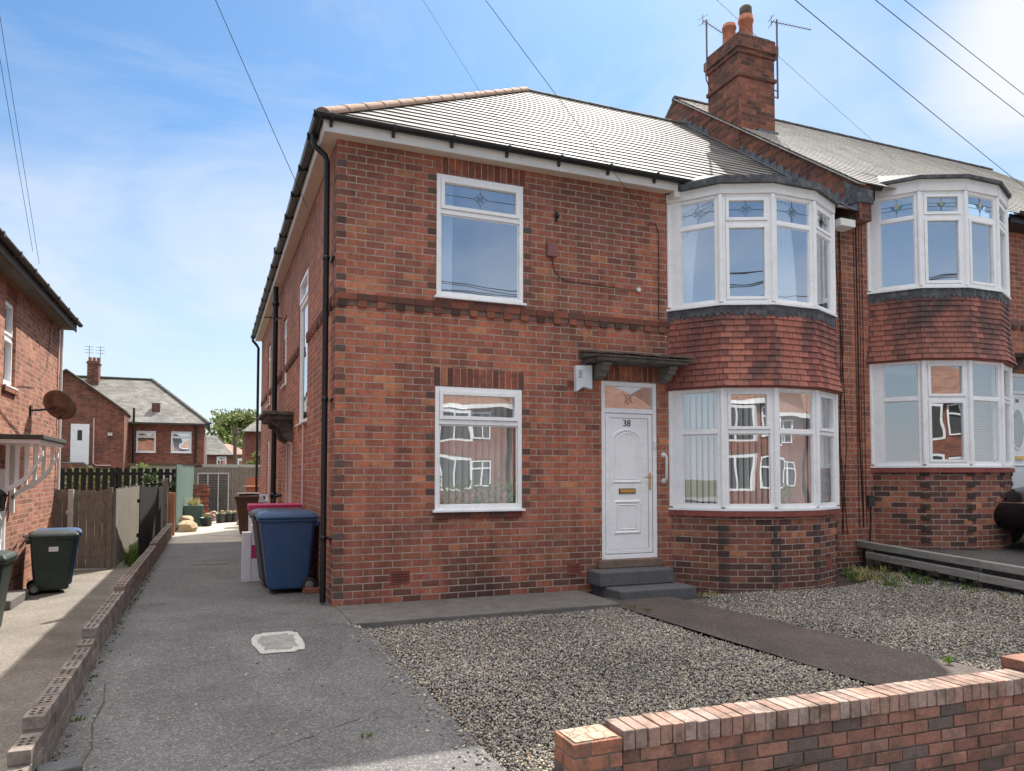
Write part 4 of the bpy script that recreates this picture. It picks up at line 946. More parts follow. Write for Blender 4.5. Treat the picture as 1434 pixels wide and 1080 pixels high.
m.box(cx0-.03, cx1+.03, cy0-.03, cy1+.03, 9.66, 9.75); m.box(cx0-.06, cx1+.06, cy0-.06, cy1+.06, 9.75, 9.93); m.box(cx0-.02, cx1+.02, cy0-.02, cy1+.02, 9.93, 10.04)
m.build('stack', 'brick_chimney', CH, bevel=.012)
m = MB(); m.box(cx0+.04, cx1-.04, cy0+.04, cy1-.04, 10.04, 10.10); m.build('flaunching', 'concrete', CH, bevel=.02)
def pot(x, y, h, r=.125):
    m = MB(); z = 10.08
    m.lathe((x, y, z), [(r*1.08, 0), (r*1.02, .04), (r*.93, h*.78), (r*1.08, h*.8), (r*1.1, h*.86), (r*1.0, h*.89), (r*1.0, h), (r*.82, h), (r*.82, h-.1), (0, h-.1)], 22); return m.build('chimney_pot', 'terracotta', CH)
pot(8.12, 2.95, .42, .13); pot(8.45, 2.85, .62, .14)
m = MB(); m.lathe((8.45, 2.85, 10.70), [(.1, 0), (.12, .02), (.12, .17), (.1, .2), (.0, .2)], 18); m.build('pot_cowl', 'hood_stone', CH)
pot(8.66, 3.15, .34, .11)
m = MB(); m.obox((0, 0, 0), X, -Y, 8.37, 8.85, 8.02, 8.22, -2.47, -2.42); m.build('lead_apron', 'lead_light', CH)
# aerials
def yagi(lbl, base, top, dirv, L, n_, cat='aerial', strut=None):
    t = thing('tv_aerial', lbl, cat, base); m = MB(); m.tube([base, top], .018, 8); m.build('mast', 'aerial_metal', t)
    m = MB(); d = Vector(dirv).normalized(); s_ = d.cross(Z).normalized(); a = Vector(top)-Z*.06-d*.12; b = a+d*L; m.tube([a, b], .009, 6)
    for k in range(n_):
        p = a.lerp(b, (k+.5)/n_); w_ = .07*(1-.3*k/n_); m.tube([p-s_*w_, p+s_*w_], .004, 5)
    m.tube([a-s_*.12+Z*.06, a+s_*.12+Z*.06], .006, 5); m.tube([a-s_*.12-Z*.06, a+s_*.12-Z*.06], .006, 5); m.tube([a-Z*.1, a+Z*.12], .006, 5)
    m.build('antenna', 'aerial_metal', t)
    m = MB(); br = strut; 
    for q in br: m.tube(q, .013, 6)
    m.build('bracket', 'aerial_metal', t); return t
yagi('thin metal tv aerial on the right side of the chimney, pointing right', (8.92, 2.5, 8.95), (8.92, 2.5, 10.55), (1, -.25, -.12), .85, 12, strut=[[(8.80, 2.5, 9.1), (8.94, 2.5, 9.1)], [(8.80, 2.52, 8.98), (8.94, 2.52, 8.98)]])
yagi('thin metal tv aerial on the left side of the chimney, beside the pots', (7.80, 3.25, 9.75), (7.80, 3.25, 10.72), (1, .3, -.02), .75, 8, strut=[[(7.93, 3.3, 9.86), (7.80, 3.25, 9.86)], [(7.93, 3.3, 9.3), (7.74, 3.2, 9.45), (7.72, 3.2, 9.75), (7.80, 3.25, 9.8)]])

# ---------------------------------------------------------------- HOUSE 2
DX, DZ = 3.81, .60
H2 = thing('brick_house', 'red brick semi right of the chimney, higher up, partly cut off by the frame', 'house', (12, 5, .5))
m = MB(); wall_holes(m, (8.06, 0, 0), X, -Y, 4.65+DX-8.06, 6.15, [], z0=-.4); D2 = (11.55-11.35, 12.42-11.35, 1.0, 3.34)
wall_holes(m, (11.35, 0, 0), X, -Y, 6.3, 6.15, [D2], z0=0)
m.face([(17.65, 0, 0), (17.65, 9, 0), (17.65, 9, 6.15), (17.65, 0, 6.15)]); m.face([(8.06, 9, 0), (8.06, 9, 6.15), (17.65, 9, 6.15), (17.65, 9, 0)])
m.build('front_wall', 'brick', H2)
m = MB(); m.box(8.3, 17.5, .9, 8.9, 3.34, 3.44); m.box(8.3, 17.5, 3.4, 3.5, 0, 6.1); m.box(8.3, 17.5, .15, 8.9, 6.10, 6.14); m.box(11.4, 11.5, .2, 3.4, .4, 6.1); m.box(8.3, 17.5, .1, 8.9, .42, .46); m.build('interior', 'plaster', H2)
m = MB(); tiled(m, (7.91, -.36, 6.06), (18, -.36, 6.06), (18, 4.55, 9.76), (7.91, 4.55, 9.76), gauge=.15, th=.012); m.face([(7.91, 4.55, 9.76), (18, 4.55, 9.76), (18, 9.4, 6.06), (7.91, 9.4, 6.06)]); m.build('roof', 'roof_mossy', H2)
m = MB(); ridge(m, (7.91, 4.55, 9.76), (18, 4.55, 9.76), .10); m.build('ridge_tile', 'ridge_dark', H2)
m = MB(); gutter(m, (11.45, -.42, 6.06), (18, -.42, 6.06)); m.box(11.4, 18, -.34, -.31, 5.90, 6.04); m.box(11.4, 18, -.31, .02, 5.89, 5.90); gutter(m, (8.24, -.20, 6.12), (8.52, -.20, 6.12)); m.box(8.24, 8.46, -.14, .02, 5.92, 6.08); m.build('gutter', 'black_gutter', H2)
build_bay(H2, DX, DZ, .30, 'fleur', 'hung_tile_dirty', ({1, 3}, {1}), {}, None, 'bay_window', 'bay_window')
m = MB(); m.obox((0, 0, 0), X, -Y, 8.06, 8.52, 2.28, 2.3, 0, .001) if False else None
mb = MB()
for k in range(60): mb.obox((9.84, -.6, 1.7+k*.026), X, -Y, 0, .0, 0, 0, 0, 0) if False else None
# horizontal blinds in the right-hand lower lights
P2 = [(x+DX, y) for x, y in BAY]
mb = MB()
for i in (2, 3):
    a, b = Vector(P2[i]).to_3d(), Vector(P2[i+1]).to_3d(); u = (b-a).normalized(); n_ = Vector((u.y, -u.x, 0)); L = (b-a).length
    for k in range(56): mb.obox(a, u, n_, .06, L-.06, 1.74+k*.027, 1.743+k*.027, -.15, -.125)
mb.build('venetian_blind', 'blind', H2)
# its door
o = Vector((11.55, 0, 1.0)); n = -Y; dw, dh = .87, 2.34
m = MB(); frame_ring(m, o, X, n, 0, dw, 0, dh, .06, -.09, -.012); m.obox(o, X, n, .06, dw-.06, 1.97, 2.03, -.09, -.013); df2 = m.build('door_frame', 'upvc', H2, bevel=.006)
glass_pane(df2, o, X, n, .06, dw-.06, 2.03, dh-.06, -.04, 'glass_low')
m = MB(); m.obox(o, X, n, .068, dw-.068, .068, 1.965, -.07, -.03); d2 = m.build('door', 'upvc', H2, bevel=.004)
def oval(m, cx, cz, rx, rz, e, f, ring=None):
    k = 28; q = [(cx+rx*math.cos(2*math.pi*i/k), cz+rz*math.sin(2*math.pi*i/k)) for i in range(k)]
    m.prism(q, o, X, n, e, f)
m = MB(); oval(m, dw/2, 1.35, .19, .38, -.03, -.018); m.build('oval_frame', 'upvc', d2)
m = MB(); oval(m, dw/2, 1.35, .155, .34, -.018, -.012); m.build('oval_pane', 'lead_blue' if False else 'glass_dark', d2)
m = MB(); m.obox(o, X, n, dw/2-.13, dw/2+.13, .80, .86, -.03, -.012); m.build('letter_box', 'brass', d2)
m = MB(); arch_ring(m, .17, dw-.17, .2, .72, .05, 0, -.03, -.016); m.build('moulding', 'upvc', d2)
m = MB(); m.obox(o, X, n, .10, .13, 1.0, 1.2, -.03, -.01); m.tube([o+X*.115+Z*1.15-n*.01, o+X*.115+Z*1.15+n*.03, o+X*.22+Z*1.15+n*.03], .009, 6); m.build('door_handle', 'brass', d2)
text_mesh('house_number', '36', .10, .003, (o.x+dw/2, -(-.027), o.z+1.85), (R(90), 0, 0), 'letter', d2)
m = MB(); m.prism([(0, 3.68), (-.5, 3.6), (-.5, 3.55), (0, 3.55)], (0, 0, 0), Y, X, 11.52, 12.9); 
for xx in (11.62, 12.6): m.prism([(0, 3.545), (-.36, 3.545), (-.34, 3.45), (-.2, 3.38), (0, 3.28)], (xx, 0, 0), Y, X, 0, .14)
m.build('door_hood', 'hood_stone', H2, bevel=.012)
m = MB(); 
for k in range(10):
    m.ccol = rng_col(rs, [(.2, .07, .05), (.1, .045, .037)]); m.obox((11.4, 0, 0), X, -Y, k*.23, k*.23+.11, 4.12, 4.2, -.02, .03)
m.ccol = (.2, .11, .085); m.obox((11.4, 0, 0), X, -Y, 0, 2.4, 4.13, 4.28, -.02, .012); m.ccol = None; m.build('string_course', 'brickwork', H2)
m = MB(); m.obox((8.30, 0, 1.03), X, -Y, 0, .12, 0, .17, .0, .06); m.tube([(8.36, -.03, 1.03), (8.36, -.03, .8), (8.33, -.03, .42)], .012, 6, 1); m.tube([(8.4, -.02, 1.2), (8.42, -.02, 1.32), (8.6, -.03, 1.35)], .006, 6, 1)
m.build('cable_box', ['grey_plastic', 'cable_black'], H2)
m = MB(); rr_ = random.Random(19)
for k in range(4):
    xx = 8.12+k*.06; m.tube([(xx, -.010, 6.0), (xx+rr_.uniform(-.02, .02), -.014, 4), (xx+rr_.uniform(-.03, .03), -.014, 2.2), (xx+rr_.uniform(-.02, .05), -.012, .7)], .005 if k != 1 else .009, 6)
m.build('wall_cable', 'cable_black', H2)

# ---------------------------------------------------------------- door steps
t = thing('door_steps', 'worn grey stone steps leading up to the white door numbered 38', 'steps', (3.9, -.3, 0))
m = MB(); m.box(3.38, 4.52, -.74, -.02, -.2, .085); m.build('lower_step', 'step_stone', t, bevel=.018)
m = MB(); m.box(3.30, 4.42, -.38, -.02, .087, .275); m.build('upper_step', 'step_stone', t, bevel=.018)
m = MB(); m.box(3.46, 4.46, -.07, .06, .277, .384); m.build('threshold', 'door_sill', t, bevel=.01)

# ---------------------------------------------------------------- brick walls made of single bricks
def brick_course_wall(m, p0, p1, zf, ncourse, thick, rg, pal, L=.235, H=.085, headers=False, start=0, skip=None):
    p0, p1 = Vector(p0), Vector(p1); d = (p1-p0); D = d.length; u = d/D; n = Vector((u.y, -u.x, 0)) if True else None
    for c in range(ncourse):
        x = -(L/2 if (c+start) % 2 else 0)
        while x < D-.02:
            a, b = max(0, x), min(D, x+L)
            if b-a > .04 and not (skip and skip(c, (a+b)/2)):
                z = zf((a+b)/2)+c*H
                ang = rg.uniform(-.012, .012); m.ccol = rng_col(rg, pal)
                cc = p0+u*((a+b)/2)+Z*(z+H/2)+n*rg.uniform(-.002, .003)
                m.rbox(cc, (b-a-.011, thick+rg.uniform(-.004, .004), H-.011), math.atan2(u.y, u.x)+ang)
            x += L
    m.ccol = None
WPAL = [(.25, .12, .088), (.22, .108, .08), (.27, .135, .10), (.21, .105, .08), (.19, .105, .085), (.135, .10, .09), (.29, .15, .11), (.23, .13, .10), (.25, .145, .115), (.26, .125, .09), (.24, .12, .09), (.23, .115, .085)]
FW = thing('garden_wall', 'low red brick garden wall along the pavement, capped with bricks on edge', 'wall', (2.5, -5, -.4))
rg = random.Random(21)
a0, a1 = Vector((.90, -4.885, 0)), Vector((4.30, -5.02, 0)); uu = (a1-a0).normalized()
m = MB(); brick_course_wall(m, a0, a1, lambda s_: -.91+0*s_, 10, .20, rg, WPAL); m.build('brickwork', 'brickwork', FW, bevel=.004)
m = MB(); nn = Vector((uu.y, -uu.x, 0)); m.obox(a0-Z*.9, uu, nn, .01, 3.39, .0, .83, -.088, .088); m.build('mortar', 'mortar', FW)
m = MB(); k = 0; x = 0
while x < 3.39:
    m.ccol = rng_col(rg, [(.30, .21, .175), (.28, .18, .145), (.31, .225, .19), (.30, .185, .145), (.33, .25, .215)])
    m.rbox(a0+uu*(x+.037)+Z*(-.006+rg.uniform(-.003, .003))+nn*rg.uniform(-.004, .004), (.075, .228, .112), math.atan2(uu.y, uu.x)+rg.uniform(-.01, .01), jit=.008); x += .0835
m.ccol = None; m.build('coping_brick', 'brickwork', FW, bevel=.005)
m = MB(); m.obox(a0+Z*-.06, uu, nn, .004, 3.38, 0, .10, -.100, .100); m.build('coping_mortar', 'mortar', FW)
def pier(name, label, x0, x1, y0, y1, ztop, nc, seed):
    t = thing(name, label, 'pier', ((x0+x1)/2, (y0+y1)/2, ztop-nc*.085)); rg = random.Random(seed); m = MB()
    for c in range(nc):
        z = ztop-(nc-c)*.085; off = .115 if c % 2 else .23
        cuts = [0, off, x1-x0] if x1-x0 < .36 else [0, off, off+.23, x1-x0]
        for a, b in zip(cuts, cuts[1:]):
            if b-a < .03: continue
            for (e, f) in ((y0, (y0+y1)/2), ((y0+y1)/2, y1)):
                m.ccol = rng_col(rg, [(.34, .14, .09), (.36, .16, .10), (.30, .13, .09), (.32, .14, .10)]+([(.11, .09, .085)] if c < nc-1 else [])); m.rbox((x0+(a+b)/2, (e+f)/2, z+.0425), (b-a-.010, f-e-.008, .075), rg.uniform(-.01, .01))
    m.ccol = None; m.build('brickwork', 'brickwork', t, bevel=.005)
    m = MB(); m.box(x0+.01, x1-.01, y0+.01, y1-.01, ztop-nc*.085, ztop-.006); m.build('mortar', 'mortar', t)
    return t
p_ = pier('brick_pier', 'small square brick pier ending the garden wall beside the driveway', .56, .885, -5.02, -4.76, .025, 10, 4)
rl = random.Random(6)
m = MB()
for k in range(0):
    cx_, cy_ = .615+.105*(k % 3)+rl.uniform(-.01, .01), -4.955+.125*(k//3)+rl.uniform(-.01, .01); pts_ = [(cx_+.052*math.cos(q)*rl.uniform(.8, 1.05), cy_+.062*math.sin(q)*rl.uniform(.8, 1.05)) for q in [2*math.pi*i/9+.3 for i in range(9)]]
    m.mesh([(a, b, .019) for a, b in pts_]+[(a*.9+cx_*.1, b*.9+cy_*.1, .026) for a, b in pts_], [tuple(range(9, 18))]+[(i, (i+1) % 9, (i+1) % 9+9, i+9) for i in range(9)])
m.rbox((.722, -4.89, .0225), (.27, .215, .011), .02, jit=.04); m.build('lichen_cap', 'crust', p_, bevel=.004)
pier('brick_pier', 'brick pier at the right end of the garden wall, one course higher', 4.32, 4.86, -5.16, -4.84, .135, 11, 5)

# low wall between the driveway and the side path: perforated bricks in falling steps
LW = thing('boundary_wall', 'low stepped wall of weathered bricks with round holes, left of the driveway', 'wall', (-2.27, 0, -.3))
secs = [(-5.4, -4.05, -.03, 6), (-4.04, -3.73, .05, 6), (-3.72, -1.86, .135, 7), (-1.85, -1.63, .155, 7), (-1.62, .54, .24, 8), (.55, 5.75, .29, 9), (5.76, 11.4, .33, 9)]
lpal = [(.235, .185, .155), (.21, .17, .145), (.26, .21, .18), (.19, .145, .12), (.22, .19, .165)]
xw = lambda y: -2.25-.001*(y+4)
m = MB(); holes = MB(); rg = random.Random(31); core = MB()
for (y0, y1, zt, nc) in secs:
    n_ = max(1, round((y1-y0)/.225)); L = (y1-y0)/n_
    for c in range(min(nc, 6)):
        z = zt-(c+1)*.083
        if z < -.56: break
        off = (c % 2)*L/2
        for i in range(n_+1):
            a = max(y0, y0+i*L-off); b = min(y1, y0+(i+1)*L-off)
            if b-a < .05: continue
            m.ccol = rng_col(rg, lpal); yc = (a+b)/2
            m.rbox((xw(yc)+rg.uniform(-.003, .003), yc, z+.0415), (.112+rg.uniform(-.003, .003), b-a-.008, .074), rg.uniform(-.012, .012))
            if c == 0:
                for h_ in range(3):
                    for g_ in (-.02, .02):
                        yy = yc+(h_-1)*.05; holes.lathe((xw(yc)+g_, yy, z+.0788), [(0, .0012), (.013, .0012), (.013, 0)], 8)
    core.box(xw(y0)-.05, xw(y0)+.05, y0+.006, y1-.006, zt-min(nc, 6)*.083-.2, zt-.012)
m.ccol = None; m.build('brickwork', 'brickwork', LW, bevel=.004); holes.build('frog_hole', 'black_void', LW); core.build('mortar', 'mortar', LW)
m = MB(); m.rbox((-2.08, -3.93, -.165), (.21, .17, .15), .25, jit=.07); tag(m.build('loose_block', 'green_plastic' if False else 'step_stone', bevel=.012), 'loose dark grey stone block lying against the near end of the stepped wall', 'stone block')

# crack / moss tufts on the driveway
m = MB(); pts_ = [(-2.02, -4.55), (-2.0, -4.2), (-2.03, -3.8), (-1.99, -3.4), (-2.04, -3.0), (-2.02, -2.6), (-2.06, -2.2)]
for (a, b), (c, d) in zip(pts_, pts_[1:]):
    w0, w1 = rnd.uniform(.004, .009), rnd.uniform(.004, .009); m.face([(a-w0, b, zg(a, b)+.003), (a+w0, b, zg(a, b)+.003), (c+w1, d, zg(c, d)+.003), (c-w1, d, zg(c, d)+.003)])
rc_ = random.Random(2)
for (x0, y0, x1, y1) in ((-1.9, -.75, .0, -1.05), (-1.1, -3.9, -.1, -3.3), (-1.5, 1.0, -.6, .6), (-.1, -1.1, -.6, -.2), (-.62, 2.2, -1.3, 2.6)):
    q = [(x0+(x1-x0)*k/14+rc_.uniform(-.02, .02), y0+(y1-y0)*k/14+rc_.uniform(-.02, .02)) for k in range(15)]
    for (a, b), (c, d) in zip(q, q[1:]):
        w0 = rc_.uniform(.0012, .004); m.face([(a, b-w0, zg(a, b)+.003), (c, d-w0, zg(c, d)+.003), (c, d+w0, zg(c, d)+.003), (a, b+w0, zg(a, b)+.003)])
struct(m.build('driveway_crack', 'earth'))
def tuft(m, x, y, z, n, h, spread, r_):
    for k in range(n):
        a = r_.uniform(0, 6.28); d = r_.uniform(0, spread); px, py = x+math.cos(a)*d, y+math.sin(a)*d; hh = h*r_.uniform(.5, 1.1); b = r_.uniform(0, 6.28); l = hh*r_.uniform(.2, .7); w_ = .004+.004*r_.random()
        q = Vector((math.cos(b), math.sin(b), 0)); s_ = q.cross(Z)*w_; p = Vector((px, py, z))
        m.mesh([p-s_, p+s_, p+q*l*.4+Z*hh*.6+s_*.8, p+q*l*.4+Z*hh*.6-s_*.8, p+q*l+Z*hh], [(0, 1, 2, 3), (3, 2, 4)])
rt = random.Random(41)
m = MB()
for k in range(26):
    x = rt.uniform(7.35, 8.15); y = rt.uniform(-1.35, -.15); tuft(m, x, y, zg(x, y)-.04, 22, .09, .10, rt)
for k in range(14):
    x = rt.uniform(7.75, 8.15); y = rt.uniform(-3.2, -1.2); tuft(m, x, y, zg(x, y)-.04, 12, .07, .08, rt)
for k in range(0):
    x = 4.62+rt.uniform(-.05, .2); y = rt.uniform(-.85, -.5); tuft(m, x, y, -.05, 14, .07, .06, rt)
o_ = struct(m.build('weeds', 'grass_leaf'), 'stuff', 'green weeds and moss at the foot of the bay and along the timber rails')
m = MB()
for k in range(26):
    t_ = rt.random(); x = 7.3+.85*t_+rt.uniform(-.05, .05); y = rt.uniform(-1.2, -.1); tuft(m, x, y, zg(x, y)-.04, 10, .13, .08, rt)
for k in range(16):
    x = 4.60+rt.uniform(-.03, .25); y = -.62-rt.uniform(0, .35); tuft(m, x, y, -.05, 8, .06, .05, rt)
struct(m.build('weeds', 'dry_leaf'), 'stuff', 'straggly dry grass between the bay foot and the timber rails')
m = MB()
for (x, y, n_, h) in ((-.33, -3.75, 22, .03), (3.30, -1.5, 16, .05), (3.2, -1.3, 16, .04), (4.6, -4.2, 30, .06), (-.1, 10.1, 40, .1), (-2.15, -2.9, 16, .03)): tuft(m, x, y, zg(x, y)-.0, n_, h, .05, rt)
struct(m.build('weeds', 'grass_leaf'), 'stuff', 'small tufts of grass growing through the driveway and path edges')
m = MB()
for k in range(120):
    y = rt.uniform(-4.6, 5); x = -2.185+abs(rt.gauss(0, .03)); tuft(m, x, y, zg(x, y), 4, .012, .02, rt)
struct(m.build('weeds', 'leaf_dark'), 'stuff', 'dark moss along the foot of the stepped wall')
m = MB()
for k in range(16):
    y = rt.uniform(9.6, 13.0); tuft(m, -3.1+rt.uniform(-.0, .18), y, -.5, 26, .38, .12, rt)
struct(m.build('weeds', 'grass_leaf'), 'stuff', 'bright green weeds at the foot of the grey timber fence')
m = MB()
for k in range(9): tuft(m, 7.78+rt.uniform(-.12, .12), -.2+rt.uniform(-.1, .1), 5.47, 20, .08, .04, rt)
tag(m.build('moss_clump', 'leaf_dark'), 'green moss clump growing in the gutter end right of the first bay', 'moss')

# ---------------------------------------------------------------- timber rails on the right
t = thing('timber_rail_edging', 'two weathered grey timber rails stepping down beside the gravel', 'fence', (8.12, -2.2, .2))
def rail(y0, z0, y1, z1, h, x=8.12):
    m = MB(); n_ = 8
    p = [Vector((x, y0, z0)), Vector((x, y1, z1))]
    d = p[1]-p[0]; L = d.length; ang = math.atan2(d.z, -d.y) 
    m.mesh([(x-.05, y0, z0-h), (x+.05, y0, z0-h), (x+.05, y0, z0), (x-.05, y0, z0), (x-.05, y1, z1-h), (x+.05, y1, z1-h), (x+.05, y1, z1), (x-.05, y1, z1)], [(0, 1, 2, 3), (7, 6, 5, 4), (0, 4, 5, 1), (1, 5, 6, 2), (2, 6, 7, 3), (3, 7, 4, 0)])
    return m.build('rail', 'rail_grey', t, bevel=.008, fix=True)
rail(.0, .50, -3.9, .30, .10); rail(-.2, .345, -2.0, .235, .105, 8.09); rail(-2.01, .228, -3.9, .12, .105, 8.09)
m = MB()
for yy in (-.15, -1.9, -3.6): m.box(8.17, 8.24, yy-.05, yy+.05, -.1, .42+.055*yy)
m.build('post', 'rail_grey', t)
m = MB(); rgb = random.Random(8)
for k in range(40): m.rbox((8.1+rgb.uniform(-.02, .1), rgb.uniform(-3.8, -.3), .0), (rgb.uniform(.05, .14),)*3, rgb.uniform(0, 3))
m.v = [(a, b, (c*.6+.10+.05*b+.12)) for a, b, c in m.v]; struct(m.build('earth_bank', 'earth'), 'stuff', 'dark earth and rubble held behind the timber rails')

# ---------------------------------------------------------------- car nose at the right edge
def car():
    t = thing('parked_car', 'black car on the right forecourt, only its rounded end in frame', 'car', (10.9, -1.3, .36))
    L, Wd = 4.1, 1.72
    # body lofted along length s (0=near end toward -x) ; car lies along +x
    prof = [(0.0, .44, .54, .50), (.07, .32, .64, .64), (.3, .22, .80, .78), (.7, .20, .93, .84), (1.1, .20, .98, .85), (1.6, .20, 1.02, .86), (2.6, .20, 1.03, .86), (3.4, .20, 1.02, .86), (3.9, .24, .95, .82), (4.08, .35, .75, .7)]
    m = MB(); vs = []; k = 14
    for s_, zb, zt, hw in prof:
        for i in range(k):
            a = 2*math.pi*i/k; ca, sa = math.cos(a), math.sin(a); ex = .45
            yy = math.copysign(abs(ca)**ex, ca)*hw; zz = (zb+zt)/2+math.copysign(abs(sa)**ex, sa)*(zt-zb)/2
            vs.append((s_, yy, zz))
    fs = [(j*k+i, j*k+(i+1) % k, (j+1)*k+(i+1) % k, (j+1)*k+i) for j in range(len(prof)-1) for i in range(k)]+[tuple(range(k))[::-1], tuple(range((len(prof)-1)*k, len(prof)*k))]
    m.mesh(vs, fs, 0, True); b = m.build('body', 'car_black', t, local=True)
    sub = b.modifiers.new('subd', 'SUBSURF'); sub.levels = 1; sub.render_levels = 2
    m = MB(); cab = [(1.0, .98, .70), (1.75, 1.44, .58), (3.0, 1.46, .58), (3.85, 1.0, .68)]
    m.prism([(a, z_) for a, z_, h_ in cab], (0, 0, 0), X, Y, -.62, .62); m.build('cabin', 'glass_dark', t, bevel=.05, local=True)
    for sx_ in (.75, 3.3):
        for sy_ in (-.80, .62):
            m = MB(); m.lathe((sx_, sy_, .31), [(.0, 0), (.30, 0), (.315, .03), (.315, .15), (.30, .18), (0, .18)], 24, axis='y'); wv = m.build('wheel', 'rubber', t, local=True)
            m = MB(); m.lathe((sx_, sy_-.004 if sy_ < 0 else sy_+.184, .31), [(.0, 0), (.2, .0), (.2, .003)], 20, axis='y'); m.build('rim', 'steel', wv, local=True)
    m = MB(); m.tube([(.10, -.62, .72), (.035, -.3, .70), (.035, .3, .70), (.10, .62, .72)], .012, 6); m.build('trim', 'chrome', t, local=True)
    for sy_ in (-.58, .58):
        m = MB(); m.rbox((.12, sy_, .64), (.16, .24, .13), 0, jit=.1); m.build('headlight', 'glass_dark', t, bevel=.03, local=True)
    return t
ct = car(); ct.location = (9.98, -1.2, .40); ct.rotation_euler = (0, 0, R(-4))

# ---------------------------------------------------------------- wheelie bins
def bin_(label, body, lid, loc, rz, lidmat=None, lid_open=0, sticker=False, group=None):
    t = thing('wheelie_bin', label, 'wheelie bin', loc, rz, group)
    m = MB(); vs = []   # front at -x
    lv = [(.06, -.22, .26, .235), (.10, -.235, .27, .24), (.55, -.29, .31, .265), (.90, -.335, .335, .28), (.95, -.34, .34, .285)]
    for z_, x0, x1, hw in lv:
        c = .03; vs += [(x0+c, -hw, z_), (x1-c, -hw, z_), (x1, -hw+c, z_), (x1, hw-c, z_), (x1-c, hw, z_), (x0+c, hw, z_), (x0, hw-c, z_), (x0, -hw+c, z_)]
    k = 8; m.mesh(vs, [(j*k+i, j*k+(i+1) % k, (j+1)*k+(i+1) % k, (j+1)*k+i) for j in range(len(lv)-1) for i in range(k)]+[tuple(range(k))[::-1], tuple(range((len(lv)-1)*k, len(lv)*k))])
    m.box(-.365, .36, -.305, .305, .925, .955); m.box(.26, .40, -.25, .25, .86, .925)
    m.build('body', body, t, bevel=.01, local=True)
    m = MB(); ls = [(.956, -.375, .345, .315), (.985, -.38, .35, .32), (1.03, -.345, .34, .285), (1.055, -.25, .30, .22)]; vs = []
    for z_, x0, x1, hw in ls: vs += [(x0, -hw, z_), (x1, -hw, z_), (x1, hw, z_), (x0, hw, z_)]
    m.mesh(vs, [(j*4+i, j*4+(i+1) % 4, (j+1)*4+(i+1) % 4, (j+1)*4+i) for j in range(3) for i in range(4)]+[(3, 2, 1, 0), (12, 13, 14, 15)])
    m.build('lid', lidmat or body, t, bevel=.015, local=True)
    m = MB(); m.tube([(.43, -.24, .985), (.43, .24, .985)], .016, 8)
    for yy in (-.22, 0, .22): m.tube([(.33, yy, .965), (.43, yy, .985)], .014, 6)
    m.build('handle', lidmat or body, t, local=True)
    m = MB(); m.tube([(.27, -.27, .10), (.27, .27, .10)], .012, 6); m.build('axle', 'steel', t, local=True)
    for yy in (-.285, .245):
        m = MB(); m.lathe((.27, yy, .10), [(0, 0), (.095, 0), (.10, .008), (.10, .032), (.095, .04), (0, .04)], 22, axis='y'); wv = m.build('wheel', 'rubber', t, local=True)
        m = MB(); m.lathe((.27, yy-.003 if yy < 0 else yy+.043, .10), [(0, 0), (.05, 0), (.055, .003)], 16, axis='y'); m.build('hub', 'hub_grey', wv, local=True)
    if sticker:
        m = MB(); m.box(-.07, .07, .258, .284, .72, .80); m.v = [(a, b, c) for a, b, c in m.v]; m.build('sticker', 'card_white', t, local=True)
    return t
bin_('blue wheelie bin by the corner downpipe, nearest of the bins on the driveway', 'blue_plastic', None, (-.40, 1.42, 0), 0)
bin_('dark grey wheelie bin hidden behind the blue bin by the corner', 'grey_plastic', None, (-.44, 2.04, 0), R(3))
bin_('dark green wheelie bin with a white sticker against the sunlit left house', 'green_plastic', None, (-3.86, 6.2, -.5), R(180+12) , sticker=True)
bin_('blue-bodied wheelie bin right behind the dark green bin on the side path', 'blue_plastic', None, (-3.89, 6.84, -.5), R(180+8), lidmat='blue_plastic')
bin_('dark green wheelie bin cut off by the left edge of the frame', 'green_plastic', None, (-4.02, 2.35, -.5), R(180))
bin_('brown wheelie bin with papers on its lid further up the driveway', 'brown_plastic', None, (-.42, 11.1, 0), R(0))
m = MB(); m.rbox((-.45, 11.0, 1.07), (.5, .4, .02), .1); m.rbox((-.15, 10.9, .95), (.2, .25, .2), .4, jit=.2); tag(m.build('paper_pile', 'card_white'), 'white papers and bags lying on the brown bin', 'paper')
# sticker sits on the side facing the camera for the green bin
m = MB(); m.rbox((-.10, 1.14, .035), (.215, .10, .065), .15); m.ccol = None
m.col = [(.30, .12, .08)]*len(m.f); tag(m.build('loose_brick', 'brickwork', bevel=.006), 'single loose brick chocking the wheel of the blue bin', 'brick')
# cartons
rc = thing('carton_stack', 'tall white cartons with a magenta band standing behind the blue bin', 'cartons', (-.68, 2.72, 0))
m = MB(); m.box(-.90, -.78, 2.5, 2.75, 0, .70); m.box(-.775, -.62, 2.5, 2.8, 0, .80); m.build('carton', 'card_white', rc, bevel=.004)
m = MB(); m.box(-.778, -.617, 2.497, 2.803, .33, .52); m.build('band', 'card_magenta', rc)
m = MB(); m.box(-.78, -.06, 2.9, 3.5, .0, .98); m.box(-.80, -.04, 2.88, 3.52, .98, 1.08, 1); tag(m.build('storage_box', ['card_white', 'card_magenta'], bevel=.01), 'large box with a magenta lid against the side wall behind the bins', 'box')

